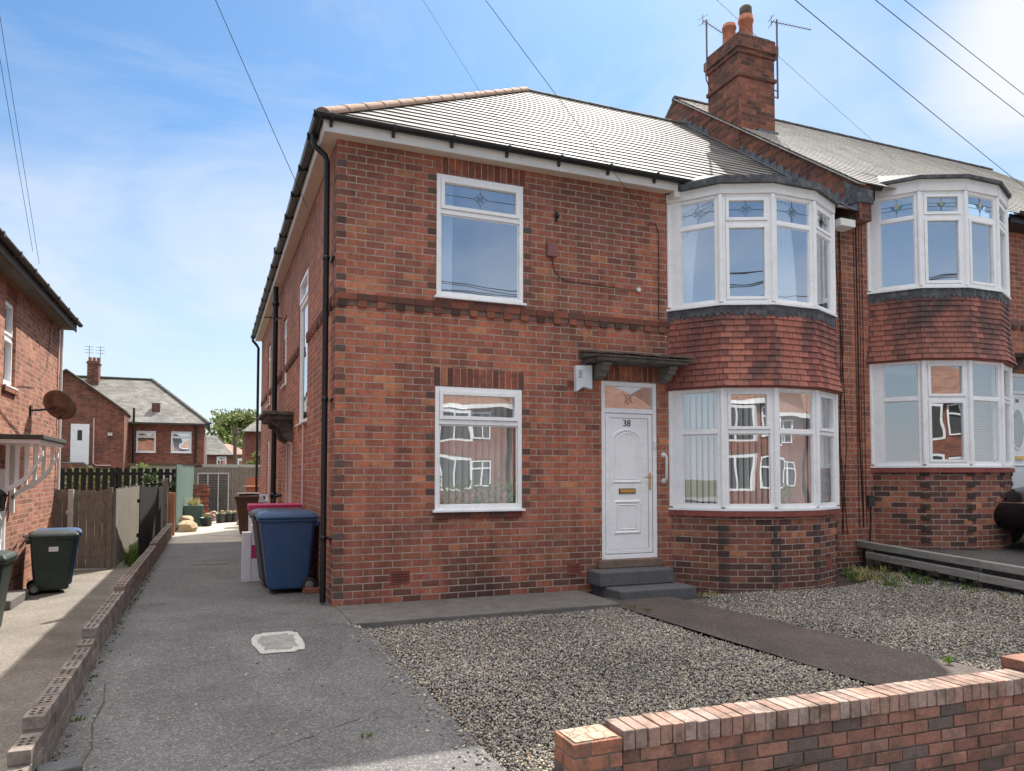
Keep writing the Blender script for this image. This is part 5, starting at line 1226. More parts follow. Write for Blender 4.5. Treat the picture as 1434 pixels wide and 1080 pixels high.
# ---------------------------------------------------------------- left house
LH = thing('brick_house', 'sunlit red brick house at the left edge with a porch hood', 'house', (-8, 5, -.5))
LX = -4.4; lw = [(5.06, 5.80, 2.96, 4.38), (4.55, 5.45, -.35, 1.62)]
m = MB(); wall_holes(m, (LX, -.6, 0), Y, X, 10.2, 4.72, [(a+.6, b+.6, c, d) for a, b, c, d in lw], z0=-.6)
m.face([(LX, 9.6, -.6), (LX, 9.6, 4.72), (-12, 9.6, 4.72), (-12, 9.6, -.6)][::1]); m.face([(LX, -.6, -.6), (-12, -.6, -.6), (-12, -.6, 4.72), (LX, -.6, 4.72)])
m.build('side_wall', 'brick_left', LH)
m = MB(); m.box(-12, LX-.12, -.4, 9.4, -.5, -.42); m.box(-12, LX-.12, -.4, 9.4, 2.1, 2.2); m.box(-7, -6.9, -.4, 9.4, -.5, 4.7); m.build('interior', 'plaster', LH)
window(LH, (LX, 5.06, 2.96), Y, X, .74, 1.42, top=.6, setback=.075, sash_low=True, sill=True)
m = MB(); 
rgl = random.Random(77)
for k in range(4): m.ccol = rng_col(rgl, [(.33, .14, .09)]); m.obox((LX, 5.0+k*.215, 2.86), Y, X, 0, .205, 0, .09, -.02, .045)
soldiers(m, (LX, 0, 0), Y, X, 5.04, 5.82, 4.385, .235, rgl)
m.ccol = None; m.build('brick_sill', 'brickwork', LH, bevel=.004)
m = MB(); o = (LX, 4.55, -.35); frame_ring(m, o, Y, X, 0, .9, 0, 1.97, .07, -.09, .0); fd = m.build('door_frame', 'upvc', LH, bevel=.006)
m = MB(); m.obox(o, Y, X, .07, .83, .07, 1.9, -.08, -.03); 
for c_, d_ in ((.2, .7), (.8, 1.2)): frame_ring(m, o, Y, X, .15, .75, c_, d_, .04, -.03, -.015)
m.build('door', 'upvc', LH, bevel=.004)
m = MB(); m.box(LX, LX+.32, 4.4, 5.6, -.5, -.36); m.build('doorstep', 'concrete', LH, bevel=.01)
# porch hood with two curved spindle brackets
m = MB(); m.prism([(4.1, 2.06), (6.0, 2.06), (6.0, 2.13), (4.1, 2.13)], (LX, 0, 0), Y, X, 0, .74); hd = m.build('porch_hood', 'gutter_grey', LH, bevel=.01)
m = MB(); m.box(LX, LX+.70, 4.15, 5.95, 2.0, 2.055); m.build('hood_frame', 'upvc', hd)
for yy in (4.42, 5.62):
    m = MB(); arc = []
    for k in range(13):
        t_ = k/12; a_ = .03+.65*t_; arc.append((a_, 1.18+.72*(t_**.9)*(1-.35*math.sin(math.pi*t_))+.0))
    poly = arc+[(a, b-.085) for a, b in reversed(arc)]
    m.prism(poly, (LX, yy, 0), X, Y, 0, .07)
    m.obox((LX, yy, 0), X, Y, 0, .07, .9, 2.0, 0, .07)
    for k in range(1, 5):
        a_ = .07+k*.125; zb = 1.18+.72*((a_-.03)/.65)**.9*(1-.35*math.sin(math.pi*(a_-.03)/.65)); m.obox((LX, yy, 0), X, Y, a_, a_+.05, zb-.02, 2.0, .01, .06)
    m.build('bracket', 'upvc', hd, bevel=.004)
# eaves
m = MB(); m.box(LX, LX+.26, -1.0, 9.8, 4.70, 4.72); m.build('soffit', 'wood_grey', LH)
m = MB(); m.box(LX+.26, LX+.28, -1.0, 9.8, 4.66, 4.84); m.box(-12, LX+.26, 9.78, 9.8, 4.70, 4.84); m.build('fascia', 'gutter_grey', LH)
m = MB(); gutter(m, (LX+.34, -1.0, 4.86), (LX+.34, 9.85, 4.84), .055); 
for k in range(11): m.obox((0, 0, 0), Y, X, -.9+k, -.84+k, 4.785, 4.862, LX+.285, LX+.405)
m.build('gutter', 'gutter_grey', LH)
m = MB(); tiled(m, (LX+.30, -1.0, 4.86), (LX+.30, 9.8, 4.86), (-8.1, 6.0, 8.0), (-8.1, 3.2, 8.0)); m.face([(LX+.30, 9.8, 4.86), (-12, 9.8, 4.86), (-8.1, 6, 8)]); m.face([(-12, -1, 4.86), (LX+.30, -1, 4.86), (-8.1, 3.2, 8)]); m.build('roof', 'roof_grey', LH)
m = MB(); m.tube([(LX+.05, 9.5, 4.65), (LX+.05, 9.5, -.5)], .03, 8); m.build('downpipe', 'upvc', LH)
m = MB(); m.tube([(LX+.012, 8.6, 4.7), (LX+.012, 8.4, 4.1), (LX+.012, 8.2, 3.6), (LX+.012, 7.2, 3.15), (LX+.012, 6.0, 3.05)], .005, 5); m.tube([(LX+.012, 3.5, 2.9), (LX+.012, 5.2, 2.45), (LX+.012, 6.3, 2.2)], .007, 5); m.build('wall_cable', 'cable_black', LH)
# lantern
t = thing('wall_lantern', 'small black wall lantern beside the left house door', 'lamp', (LX, 4.35, 1.05))
m = MB(); m.lathe((LX+.16, 4.38, .98), [(0, .0), (.05, .01), (.08, .22), (.10, .23), (.02, .32), (0, .33)], 6); m.tube([(LX, 4.38, 1.02), (LX+.08, 4.38, 1.0), (LX+.16, 4.38, .99)], .012, 6); m.build('lantern_body', 'black_gutter', t)
m = MB(); m.lathe((LX+.16, 4.38, 1.0), [(.052, .0), (.072, .18)], 6); m.build('lantern_glass', 'glass_dark', t)
# satellite dish
t = thing('satellite_dish', 'rusty satellite dish on the sunlit wall of the left house', 'satellite dish', (LX, 7.0, 2.7))
dc = Vector((LX+.40, 7.12, 2.80)); dirv = Vector((.35, .80, .45)).normalized(); rot = dirv.to_track_quat('Z', 'Y').to_matrix()
m = MB(); vs = []; seg = 28; rings = 6; rx, ry = .31, .30
for j in range(rings+1):
    r_ = j/rings
    for i in range(seg): a_ = 2*math.pi*i/seg; vs.append(dc+rot @ Vector((math.cos(a_)*r_*rx, math.sin(a_)*r_*ry, .075*r_*r_)))
m.mesh(vs, [(j*seg+i, j*seg+(i+1) % seg, (j+1)*seg+(i+1) % seg, (j+1)*seg+i) for j in range(rings) for i in range(seg)], 0, True)
d_ = m.build('dish', 'dish_rust', t); md = d_.modifiers.new('solid', 'SOLIDIFY'); md.thickness = .006
m = MB(); m.tube([(LX, 6.95, 2.70), (LX+.18, 6.98, 2.72), (LX+.24, 7.1, 2.74), dc-dirv*.05], .02, 8); m.rbox((LX+.02, 6.95, 2.7), (.02, .12, .18), 0); lnb = dc+dirv*.42-Z*.18; m.tube([dc-Z*.25+dirv*.02, lnb], .012, 6); m.build('dish_arm', 'black_gutter', t)
m = MB(); m.tube([lnb, lnb-dirv*.12+Z*.05], .03, 8); m.build('receiver', 'black_gutter', t)

# ---------------------------------------------------------------- fences of the side path and yard
def plank_fence(name, label, p0, p1, z0, z1, mat, pw=.10, gap=.012, rails=(.3, .8), seed=1, jig=.02, posts=0, cat='fence', point=False):
    t = thing(name, label, cat, (p0[0], p0[1], z0)); r_ = random.Random(seed); p0, p1 = Vector((*p0, 0)), Vector((*p1, 0)); d = p1-p0; L = d.length; u = d/L; n = Vector((u.y, -u.x, 0))
    m = MB(); x = 0
    while x < L:
        w_ = pw*r_.uniform(.92, 1.05); h = z1+r_.uniform(-jig, jig)
        if point: m.prism([(x, z0), (x+w_, z0), (x+w_, h-.04), (x+w_*.5, h), (x, h-.04)], p0, u, n, -.01+r_.uniform(-.003, .003), .012)
        else: m.obox(p0, u, n, x, min(x+w_, L+.02), z0+r_.uniform(0, .02), h, -.01+r_.uniform(-.003, .003), .012)
        x += w_+gap
    m.build('boards', mat, t)
    m = MB()
    for f in rails: zz = z0+(z1-z0)*f; m.obox(p0, u, n, 0, L, zz-.04, zz+.04, -.055, -.015)
    m.build('rail', mat, t)
    for k in range(posts+1):
        if not posts: break
        m = MB(); a_ = L*k/posts; m.obox(p0, u, n, a_-.045, a_+.045, z0-.05, z1+.03, -.15, -.058); m.build('post', mat, t)
    return t
plank_fence('timber_gate', 'weathered grey plank gate across the side path behind the green bin', (-4.40, 9.42), (-3.26, 9.34), -.48, 1.20, 'wood_grey', pw=.145, gap=.007, rails=(.15, .92), seed=2, cat='gate')
plank_fence('timber_fence', 'pale sunlit plank fence running back from the corner of the side path', (-3.24, 9.32), (-3.14, 13.7), -.48, 1.23, 'wood_grey', pw=.12, gap=.006, seed=3, posts=2)
m = MB(); m.box(-4.13, -4.03, 9.27, 9.36, -.5, 1.22); m.box(-4.16, -4.02, 9.265, 9.27, .7, .78); tag(m.build('gate_post', 'post_white', bevel=.01), 'peeling white post beside the grey plank gate', 'post')
plank_fence('timber_fence', 'tall black stained picket fence behind the left yard', (-7.0, 14.9), (-2.2, 14.7), .2, 1.72, 'wood_black', pw=.13, gap=.05, seed=4, jig=.015, rails=(.35, .9), posts=3)
plank_fence('timber_gate', 'black board gate standing open beside the end of the stepped wall', (-2.82, 9.9), (-2.36, 12.4), -.3, 1.25, 'wood_black', pw=.14, gap=.004, seed=5, cat='gate')
m = MB(); m.box(-2.42, -2.33, 11.5, 11.6, -.1, 1.45); tag(m.build('gate_post', 'wood_grey', bevel=.006), 'tall thin grey gate post at the far end of the driveway wall', 'post')
m = MB(); m.box(-2.32, -2.17, 11.75, 11.9, 0, 1.08); tag(m.build('gate_post', 'wood_orange', bevel=.006), 'short orange-brown post beside the tall grey gate post', 'post')
plank_fence('timber_fence', 'pale green vertical board fence along the sunny back yard', (-2.20, 13.0), (-1.93, 20.4), 0, 1.80, 'wood_green', pw=.16, gap=.03, seed=6, jig=.05, rails=(.2, .85))
plank_fence('timber_fence', 'weathered grey panel fence closing the far end of the yard', (-2.0, 22.1), (1.4, 22.2), 0, 1.83, 'wood_grey', pw=.13, gap=.004, seed=7, posts=2, rails=(.7, .98))
t = thing('metal_frame', 'dark slatted metal frame leaning against the far grey fence', 'frame', (-1.3, 21.6, 0))
m = MB()
for k in range(22): m.box(-1.80, -.72, 21.7, 21.73, .12+k*.066, .155+k*.066)
m.build('slats', 'dark_slat', t)
m = MB()
for xx in (-1.82, -1.47, -1.1, -.74): m.box(xx, xx+.035, 21.66, 21.70, .02, 1.60)
m.box(-1.82, -.70, 21.66, 21.70, 1.58, 1.62); m.build('bars', 'post_white', t)
# clutter
def rock(name, lbl, c, s_, mat, seed, cat='rock', n=1):
    r_ = random.Random(seed); bm = bmesh.new(); bmesh.ops.create_icosphere(bm, subdivisions=2, radius=1)
    for v in bm.verts: k = 1+r_.uniform(-.18, .18); v.co = Vector((v.co.x*s_[0]*k, v.co.y*s_[1]*k, max(-.6, v.co.z)*s_[2]*k+s_[2]*.55))
    me = bpy.data.meshes.new(name); bm.to_mesh(me); bm.free(); me.materials.append(M[mat]); o = bpy.data.objects.new(name, me); C.objects.link(o); o.location = c; tag(o, lbl, cat); return o
rock('rock', 'large tan rock on the patio edge below the green fence', (-1.93, 13.1, 0), (.26, .3, .2), 'stone_tan', 1)
rock('rock', 'smaller tan rock balanced on top of the large tan rock', (-1.95, 13.4, .22), (.2, .24, .13), 'stone_tan', 2)
t = thing('planter_box', 'pale green square planter with dry yellow grass by the green fence', 'planter', (-1.83, 15.6, 0))
m = MB(); m.box(-2.08, -1.55, 15.4, 15.95, 0, .62); m.build('tub', 'wood_green', t, bevel=.015); m = MB()
for k in range(8): tuft(m, -1.8+rt.uniform(-.15, .15), 15.65+rt.uniform(-.15, .15), .6, 22, .28, .1, rt)
m.build('foliage', 'dry_leaf', t)
for k, (x, y, r_, h) in enumerate([(-1.45, 15.2, .19, .26), (-1.05, 16.6, .15, .3), (-.82, 16.9, .15, .3), (-.62, 17.0, .14, .3)]):
    t = thing('plant_pot', ['wide dark pot nearest on the sunny patio', 'black pot at the left of the row of three', 'black pot in the middle of the row of three', 'black pot at the right of the row of three'][k], 'plant pot', (x, y, 0), group='pots on the patio')
    m = MB(); m.lathe((x, y, 0), [(r_*.75, 0), (r_, h), (r_*1.06, h), (r_*1.06, h-.03), (r_*.9, h-.04), (0, h-.05)], 16); m.build('pot', 'grey_plastic', t)
    m = MB(); tuft(m, x, y, h-.05, 30, .16, .1, rt); m.build('foliage', 'grass_leaf', t)
rb = random.Random(12); m = MB()
for k in range(150):
    x, y = rb.uniform(-1.5, .1), rb.uniform(17.5, 20.8); 
    if rb.random() < .3: x, y = rb.uniform(-.5, -.1), rb.uniform(12.2, 15.5)
    sz = rb.uniform(.06, .22); m.rbox((x, y, rb.uniform(.02, .22)), (sz, sz*rb.uniform(.5, 1), sz*.5), Matrix.Rotation(rb.uniform(0, 3), 3, 'Z') @ Matrix.Rotation(rb.uniform(-.5, .5), 3, 'X'), jit=.2)
struct(m.build('rubble', 'rubble_mix'), 'stuff', 'heap of broken bricks and stones on the far patio')
t = thing('brick_pile', 'stack of dark red bricks left of the slatted frame', 'bricks', (-1.9, 20.3, 0)); m = MB()
for c in range(15):
    for k in range(3): m.ccol = rng_col(rb); m.rbox((-1.95+k*.22+rb.uniform(-.02, .02), 20.2+rb.uniform(-.02, .02), .04+c*.08), (.2, .2, .07), rb.uniform(-.1, .1))
m.ccol = None; m.build('bricks', 'brickwork', t)
m = MB(); m.box(-.38, .0, 14.5, 15.1, 0, 1.15); m.box(-.40, .02, 14.48, 15.12, 1.15, 1.2); tag(m.build('wooden_box', 'wood_orange', bevel=.01), 'brown upright box behind the brown bin', 'box')
plank_fence('timber_fence', 'short reddish board panel by the far downpipe', (-.28, 16.2), (.3, 16.2), 0, 1.45, 'wood_orange', pw=.14, gap=.01, seed=9)

# ---------------------------------------------------------------- foliage makers
def leaf_blob(m, c, rad, n, size, r_, flat=1.0, shell=.55):
    c = Vector(c)
    for k in range(n):
        d = Vector((r_.gauss(0, 1), r_.gauss(0, 1), r_.gauss(0, 1))).normalized(); rr = (shell+(1-shell)*r_.random())*(1 if r_.random() < .85 else r_.uniform(1, 1.18))
        p = c+Vector((d.x*rad[0], d.y*rad[1], d.z*rad[2]*flat))*rr
        a = Vector((r_.gauss(0, 1), r_.gauss(0, 1), r_.gauss(0, 1))).normalized(); b = a.orthogonal().normalized(); s_ = size*r_.uniform(.6, 1.4)
        m.mesh([p-a*s_, p+b*s_*.5, p+a*s_, p-b*s_*.5], [(0, 1, 2, 3)])
def tree(name, label, base, h, r, seed, leaf='leaf', n=14, lsize=.16, leaves=200, trunk_h=.4):
    r_ = random.Random(seed); t = thing(name, label, 'tree', base); b = Vector(base); m = MB()
    m.tube([b, b+Z*h*trunk_h*.5+X*.1, b+Z*h*trunk_h], h*.03, 8, r2=h*.02); top = b+Z*h*trunk_h; f = MB()
    for k in range(n):
        a = r_.uniform(0, 6.28); el = r_.uniform(.1, 1); rr = r*r_.uniform(.35, 1)*math.cos(el*1.1); c = b+Vector((math.cos(a)*rr, math.sin(a)*rr, h*(trunk_h+.12)+h*(.78-trunk_h)*el))
        mid = top.lerp(c, .5)+Vector((r_.uniform(-.2, .2), r_.uniform(-.2, .2), .1)); m.tube([top-Z*r_.uniform(0, h*.12), mid, c], h*.012, 5, r2=.02)
        for q in range(3): m.tube([mid.lerp(c, .4), c+Vector((r_.uniform(-1, 1), r_.uniform(-1, 1), r_.uniform(-.3, 1)))*r*.25], h*.004, 4)
        s_ = r*r_.uniform(.26, .42); leaf_blob(f, c, (s_, s_, s_*.72), leaves, lsize, r_, shell=.3)
    m.build('trunk', 'bark', t); f.build('crown', leaf, t); return t
tree('broadleaf_tree', 'rounded spring green tree far behind the back fence', (1.0, 76, -.6), 9.5, 3.7, 3, n=44, lsize=.19, leaves=190, trunk_h=.25)
tree('broadleaf_tree', 'small bright green tree just behind the back fence by the house', (.75, 30, -.6), 3.5, .8, 5, n=12, lsize=.07, leaves=150, trunk_h=.2)
tree('broadleaf_tree', 'sparse tree low on the skyline left of the rounded tree', (-2.9, 66, -.6), 5.0, 1.8, 8, n=10, lsize=.16, leaves=90, trunk_h=.3)
m = MB(); r_ = random.Random(4)
for k in range(9): leaf_blob(m, (-5.6+k*.32, 17.0, 1.45+r_.uniform(-.1, .15)), (.32, .4, .34), 190, .05, r_)
tag(m.build('hedge', 'leaf'), 'green hedge showing above the black picket fence', 'hedge')
m = MB()
for k in range(6): leaf_blob(m, (-3.0+k*.12, 14.5, 1.15+r_.uniform(-.15, .25)), (.18, .15, .26), 90, .045, r_)
tag(m.build('climbing_plant', 'leaf_dark'), 'dark climbing plant hanging over the black fence', 'plant')
t = thing('telegraph_pole', 'short distant wooden pole in front of the rounded tree', 'pole', (-.2, 33, -.5)); m = MB(); m.tube([(-.2, 33, -.5), (-.2, 33, 3.9)], .09, 8); m.build('pole', 'bark', t); m = MB(); m.tube([(-.2, 33, 3.7), (-.2, 33, 4.1)], .16, 8); m.build('pole_cap', 'bark', t)

# ---------------------------------------------------------------- houses at the back
BH = thing('brick_house', 'red brick house behind the yard with a mossy hipped roof and an outside stair', 'house', (-5, 36, -.6))
m = MB(); gy, my = 32.0, 34.2
poly = [(-9.6, -.6), (-5.35, -.6), (-5.35, 4.75), (-7.85, 6.50), (-9.6, 5.4)]
m.face([(a, gy, b) for a, b in poly]); m.face([(-5.35, gy, -.6), (-5.35, 40, -.6), (-5.35, 40, 4.75), (-5.35, gy, 4.75)])
wall_holes(m, (-5.35, my, 0), X, -Y, 3.62, 4.25, [(.35, 1.28, 2.72, 3.85), (2.0, 3.0, 2.72, 3.85), (.35, 1.2, .2, 1.9)], z0=-.6)
m.face([(-1.73, my, -.6), (-1.73, 42, -.6), (-1.73, 42, 4.25), (-1.73, my, 4.25)]); m.build('wall', 'brick_far', BH)
m = MB(); m.box(-5.3, -1.8, my+.6, my+.7, -.5, 4.2); m.build('interior', 'plaster', BH)
m = MB(); m.face([(-5.28, gy-.15, 4.62), (-5.28, 38, 4.62), (-7.85, 38, 6.58), (-7.85, gy-.15, 6.58)]); m.face([(-9.8, gy-.15, 5.2), (-7.85, gy-.15, 6.58), (-7.85, 38, 6.58), (-9.8, 38, 5.2)])
m.face([(-5.6, my-.25, 4.28), (-1.45, my-.25, 4.28), (-4.6, 38.5, 7.05), (-8.8, 38.5, 7.05)]); m.face([(-1.45, my-.25, 4.28), (-1.45, 43, 4.28), (-4.6, 38.5, 7.05)]); m.face([(-9.8, 36.5, 5.8), (-5.2, 36.5, 5.8), (-5.2, 38.5, 7.05), (-9.8, 38.5, 7.05)])
m.build('roof', 'roof_far', BH)
m = MB(); ridge(m, (-1.45, my-.25, 4.3), (-4.6, 38.5, 7.08), .13); ridge(m, (-9.5, 38.5, 7.07), (-4.6, 38.5, 7.07), .13); m.box(-5.35, -1.6, my-.36, my-.24, 4.18, 4.28); m.build('ridge_tile', 'ridge_dark', BH)
m = MB(); m.tube([(-7.85, gy-.17, 6.6), (-5.2, gy-.17, 4.62)], .04, 5); m.tube([(-7.85, gy-.17, 6.6), (-9.8, gy-.17, 5.2)], .04, 5); m.build('verge', 'concrete', BH)
m = MB(); m.box(-7.78, -7.22, 37.6, 38.4, 6.2, 7.85); m.box(-7.82, -7.18, 37.55, 38.45, 7.7, 7.8); ck = m.build('chimney', 'brick_chimney', BH); m = MB(); m.box(-4.35, -3.95, 35.0, 35.4, 4.6, 5.4); m.build('chimney', 'brick_chimney', BH)
m = MB(); 
for xx in (-7.7, -7.5, -7.3): m.lathe((xx, 38, 7.85), [(.09, 0), (.08, .22), (.1, .24)], 10)
m.build('chimney_pot', 'terracotta', ck)
for (a, c) in ((-5.0, 2.72), (-3.35, 2.72)): window(BH, (a, my, c), X, -Y, .93 if a < -4 else 1.0, 1.13, top=.32, fr=.07, setback=.03, curtain=None if a < -4 else [(.05, .95, .05, .95)])
window(BH, (-5.0, my, .2), X, -Y, .85, 1.7, top=.4, fr=.07, setback=.03)
m = MB(); m.obox((-7.62, gy, 2.05), X, -Y, 0, .78, 0, 1.95, -.02, .03); dd_ = m.build('door', 'upvc', BH); m = MB(); m.obox((-7.62, gy, 2.05), X, -Y, .28, .48, 1.15, 1.65, .03, .034); m.build('pane', 'dark_slat', dd_)
m = MB(); m.tube([(-6.65, gy-.05, 4.3), (-6.65, gy-.05, 2.1), (-6.5, gy-.05, 2.0), (-5.9, gy-.05, 2.0)], .03, 6); m.build('waste_pipe', 'pink_paint', BH)
m = MB(); m.tube([(-5.1, my-.3, 5.0), (-5.1, my-.3, -.5)], .06, 6); m.tube([(-2.15, my-.08, 4.2), (-2.15, my-.08, -.5)], .05, 6); m.tube([(-1.62, my, 3.5), (-1.62, my, -.5)], .04, 6, 1); m.build('soil_pipe', ['black_gutter', 'garage_white'], BH)
m = MB(); m.box(-6.05, -5.85, gy-.08, gy, 3.45, 3.6); m.build('floodlight', 'garage_white', BH)
m = MB(); m.prism([(-9.6, -.6), (-9.6, 2.05), (-6.85, 2.05), (-5.1, .55), (-4.7, -.6)], (0, 0, 0), X, Y, gy-1.6, gy-1.35); stw = m.build('stair_wall', 'brick_far', BH)
m = MB(); m.tube([(-9.6, gy-1.48, 2.08), (-6.85, gy-1.48, 2.08), (-5.05, gy-1.48, .55)], .06, 5); m.build('coping', 'concrete', stw)
for k, xx in enumerate((-7.75, -7.2)):
    t = thing('tv_aerial', ['small aerial on the left of the far chimney', 'small aerial on the right of the far chimney'][k], 'aerial', (xx, 38, 7.9)); m = MB(); m.tube([(xx, 38, 7.85), (xx, 38, 8.75)], .015, 5); m.build('mast', 'aerial_metal', t); m = MB()
    for q in range(3): m.tube([(xx-.22, 38, 8.35+q*.17), (xx+.22, 38, 8.35+q*.17)], .012, 4)
    m.build('antenna', 'aerial_metal', t)
# garages
t = thing('garage', 'low pale garage with a brown felt roof behind the far fence', 'garage', (-3.2, 26, -.5)); m = MB(); m.box(-4.4, -2.0, 25, 28.5, -.5, 1.92); m.build('wall', 'garage_white', t); m = MB(); m.box(-4.5, -1.7, 24.85, 28.6, 1.92, 2.02); m.build('roof', 'felt_brown', t)
t = thing('garage', 'low white garage with a pale flat roof, right of the brown-roofed one', 'garage', (-.3, 27, -.5)); m = MB(); m.box(-1.6, 1.6, 26, 29, -.5, 1.86); m.build('wall', 'garage_white', t); m = MB(); m.box(-1.7, 1.7, 25.9, 29.1, 1.86, 2.0); m.build('roof', 'patch_white', t)
# small far house
t = thing('brick_house', 'small distant house with a grey hipped roof between the brick house and the tree', 'house', (-1, 62, -.6)); m = MB(); m.box(-3.2, 1.6, 60, 67, -.6, 3.35); m.build('wall', 'brick_far', t)
m = MB(); m.face([(-3.5, 59.7, 3.3), (.4, 59.7, 3.3), (-1.0, 62, 5.05), (-3.5, 62, 5.05)]); m.face([(.4, 59.7, 3.3), (.4, 66, 3.3), (-1.0, 66, 5.05), (-1.0, 62, 5.05)]); m.build('roof', 'roof_far', t)
m = MB(); m.face([(.4, 60.5, 3.3), (2.2, 60.5, 3.3), (.2, 64, 4.4), (-.6, 63, 4.4)]); m.build('roof_extension', 'roof_brown', t)
window(t, (-.95, 60, 2.2), X, -Y, .8, .95, top=.3, fr=.1, setback=-.02, sill=False); window(t, (.75, 60, 2.3), X, -Y, .5, .7, top=.2, fr=.1, setback=-.02, sill=False)
t = thing('brick_house', 'distant house edge with a dark roof just left of the side wall', 'house', (2, 40, -.6)); m = MB(); m.box(.62, 5, 40, 46, -.6, 4.3); m.build('wall', 'brick_far', t); m = MB(); m.face([(.35, 39.7, 4.25), (5, 39.7, 4.25), (5, 43, 6.2), (2.6, 43, 6.2)]); m.face([(.35, 39.7, 4.25), (2.6, 43, 6.2), (2.6, 46, 6.2), (.35, 46, 4.25)]); m.build('roof', 'roof_far', t)

# ---------------------------------------------------------------- the other side of the street (seen in the window reflections)
def opp_house(x0, label):
    t = thing('brick_house', label, 'house', (x0+4.5, -31, -.4), group='houses across the street'); yf = -27.5; b = MB()
    wall_holes(b, (x0+9, yf, 0), -X, Y, 9, 5.2, [(.8, 2.0, .9, 2.4), (.8, 2.0, 3.4, 4.8), (7.0, 8.2, .9, 2.4), (7.0, 8.2, 3.4, 4.8), (4.0, 5.0, -.2, 2.1)], z0=-.5)
    b.face([(x0, yf, -.5), (x0, yf-8, -.5), (x0, yf-8, 5.2), (x0, yf, 5.2)]); b.face([(x0+9, yf, -.5), (x0+9, yf-8, -.5), (x0+9, yf-8, 5.2), (x0+9, yf, 5.2)]); b.face([(x0, yf-8, -.5), (x0+9, yf-8, -.5), (x0+9, yf-8, 5.2), (x0, yf-8, 5.2)])
    b.build('wall', 'brick_far', t)
    b = MB(); b.face([(x0-.3, yf+.3, 5.2), (x0+9.3, yf+.3, 5.2), (x0+6, yf-4, 8.2), (x0+3, yf-4, 8.2)]); b.face([(x0-.3, yf+.3, 5.2), (x0+3, yf-4, 8.2), (x0-.3, yf-8.3, 5.2)]); b.face([(x0+9.3, yf+.3, 5.2), (x0+6, yf-4, 8.2), (x0+9.3, yf-8.3, 5.2)]); b.face([(x0-.3, yf-8.3, 5.2), (x0+9.3, yf-8.3, 5.2), (x0+6, yf-4, 8.2), (x0+3, yf-4, 8.2)]); b.build('roof', 'roof_brown', t)
    b = MB(); b.box(x0-.3, x0+9.3, yf+.28, yf+.32, 5.0, 5.2); b.build('fascia', 'upvc', t)
    for xx in (x0+.8, x0+7.0):
        for zz in (.9, 3.4):
            f = MB(); oo = (xx, yf, zz); frame_ring(f, oo, X, Y, 0, 1.2, 0, 1.45, .08, -.05, .05); f.obox(oo, X, Y, .56, .64, 0, 1.45, -.05, .05); f.obox(oo, X, Y, 0, 1.2, .95, 1.03, -.05, .049); wf = f.build('window', 'upvc', t); f = MB(); f.obox(oo, X, Y, .05, 1.15, .05, 1.4, -.03, -.01); f.build('pane', 'dark_slat', wf)
    for zz in (.8, 3.2):
        f = MB(); xx = x0+5.3 if True else 0; f.box(xx-.2, xx+1.5, yf, yf+.7, zz, zz+1.7); f.build('bay_window', 'upvc', t)
        f = MB(); f.box(xx-.1, xx+.6, yf+.6, yf+.72, zz+.12, zz+1.55); f.box(xx+.7, xx+1.4, yf+.6, yf+.72, zz+.12, zz+1.55); f.build('bay_pane', 'dark_slat', t)
    f = MB(); f.box(x0+5.1, x0+6.8, yf, yf+.72, 2.5, 3.2); f.box(x0+5.1, x0+6.8, yf, yf+.72, -.5, .8); f.build('bay_wall', 'brick_far', t)
    f = MB(); f.obox((x0+4.0, yf, -.2), X, Y, 0, 1, 0, 2.3, -.1, .02); f.build('door', 'upvc', t)
    return t
oh = opp_house(-14.5, 'first brick house from the west across the street, behind the camera')
for k, dx in enumerate((9.3, 18.6, 27.9, 37.2, 46.5)):
    c = copy_tree(oh); c.location.x += dx; c['label'] = '%s brick house from the west across the street, behind the camera' % ('second', 'third', 'fourth', 'fifth', 'sixth')[k]
m = MB(); r_ = random.Random(14)
for k in range(26): leaf_blob(m, (8+k*.8, -25.5, .5+r_.uniform(-.1, .1)), (.6, .5, .9), 110, .11, r_)
tag(m.build('hedge', 'grass_leaf'), 'clipped green hedge in front of the houses across the street', 'hedge')

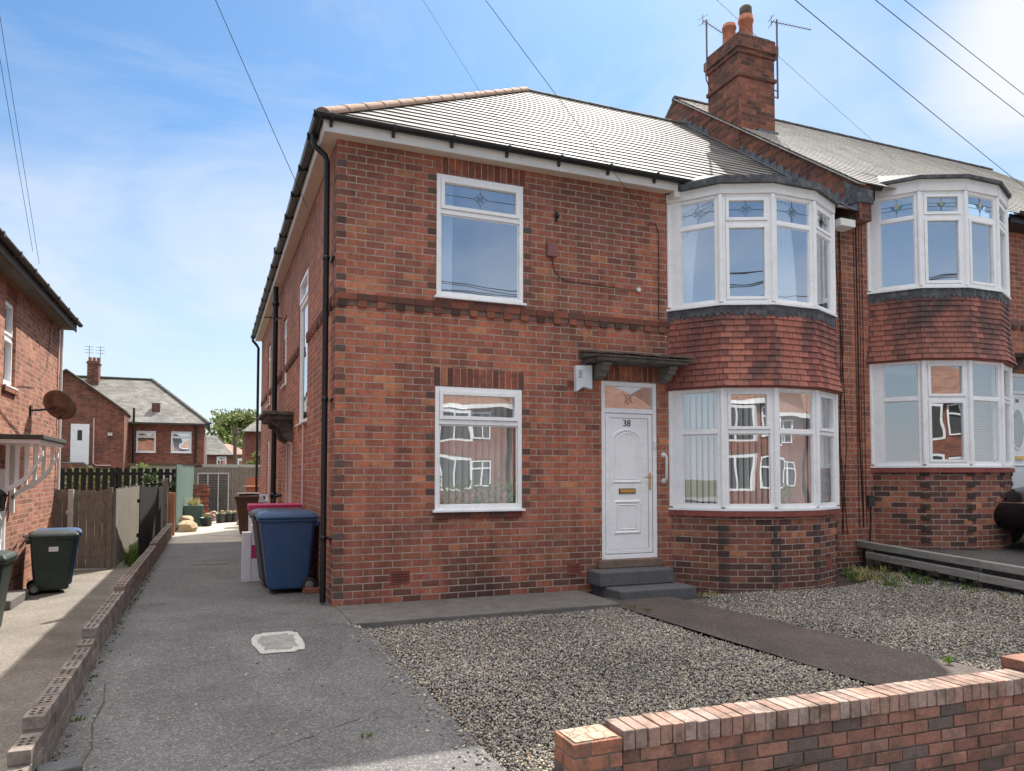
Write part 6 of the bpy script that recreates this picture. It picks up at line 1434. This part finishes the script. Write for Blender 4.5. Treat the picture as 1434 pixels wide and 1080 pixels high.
# ---------------------------------------------------------------- overhead wires
PT = Vector((-2.85, -3.80, 8.5))
t = thing('telegraph_pole', 'tall wooden telegraph pole left of the camera carrying the overhead cables', 'pole', (PT.x-.1, PT.y, -.4)); m = MB(); m.tube([(PT.x-.1, PT.y, -.4), (PT.x-.1, PT.y, 8.9)], .14, 12, r2=.1); m.build('pole', 'bark', t)
def wire(label, a, b, sag, r=.008):
    a, b = Vector(a), Vector(b); m = MB(); m.tube([a.lerp(b, k/24)-Z*(4*sag*(k/24)*(1-k/24)) for k in range(25)], r, 6); tag(m.build('overhead_cable', 'cable_black'), label, 'cable', 'overhead cables')
wire('thin cable coming down to the left eaves of the house numbered 38', (-3.070, -3.691, 8.448), (-0.330, 0.080, 4.671), 0.04, 0.0038)
wire('thin cable reaching the wall bracket left of the first bay', (-2.761, -3.816, 8.448), (4.234, -0.020, 5.179), 0.04, 0.0038)
wire('very thin cable meeting the front gutter above the upper left window', (-2.626, -3.871, 8.448), (2.250, -0.350, 5.465), 0.04, 0.0018)
wire('lowest of the three cables crossing the sky on the right', (-2.858, -3.777, 8.448), (34.712, 8.700, 8.711), 0.25, 0.007)
wire('middle of the three cables crossing the sky on the right', (-2.603, -3.880, 8.448), (36.301, 7.980, 10.394), 0.25, 0.007)
wire('topmost of the three cables crossing the sky on the right', (-2.414, -3.957, 8.448), (36.288, 7.947, 11.265), 0.25, 0.0065)
wire('very thin faint cable below the three on the right', (-2.858, -3.777, 8.448), (30.951, 10.244, 8.363), 0.3, 0.0028)
wire('left of the two cables dropping to the left house', (-3.270, -3.609, 8.448), (-3.950, 4.567, 5.002), 0.03, 0.003)
wire('right of the two cables dropping to the left house', (-3.185, -3.644, 8.448), (-3.950, 5.038, 4.926), 0.03, 0.003)
for k, (yy, z0, z1, sg) in enumerate(((-14.0, 8.6, 8.2, .5), (-14.4, 8.0, 8.5, .6), (-15.5, 9.6, 8.0, .5), (-16.5, 7.9, 9.8, .7), (-13.2, 7.2, 7.5, .35))):
    wire('%s cable strung along the street behind the camera' % ('nearer thick', 'sagging middle', 'falling', 'rising', 'lowest near')[k], (-22, yy, z0), (30, yy-.8, z1), sg, .016)
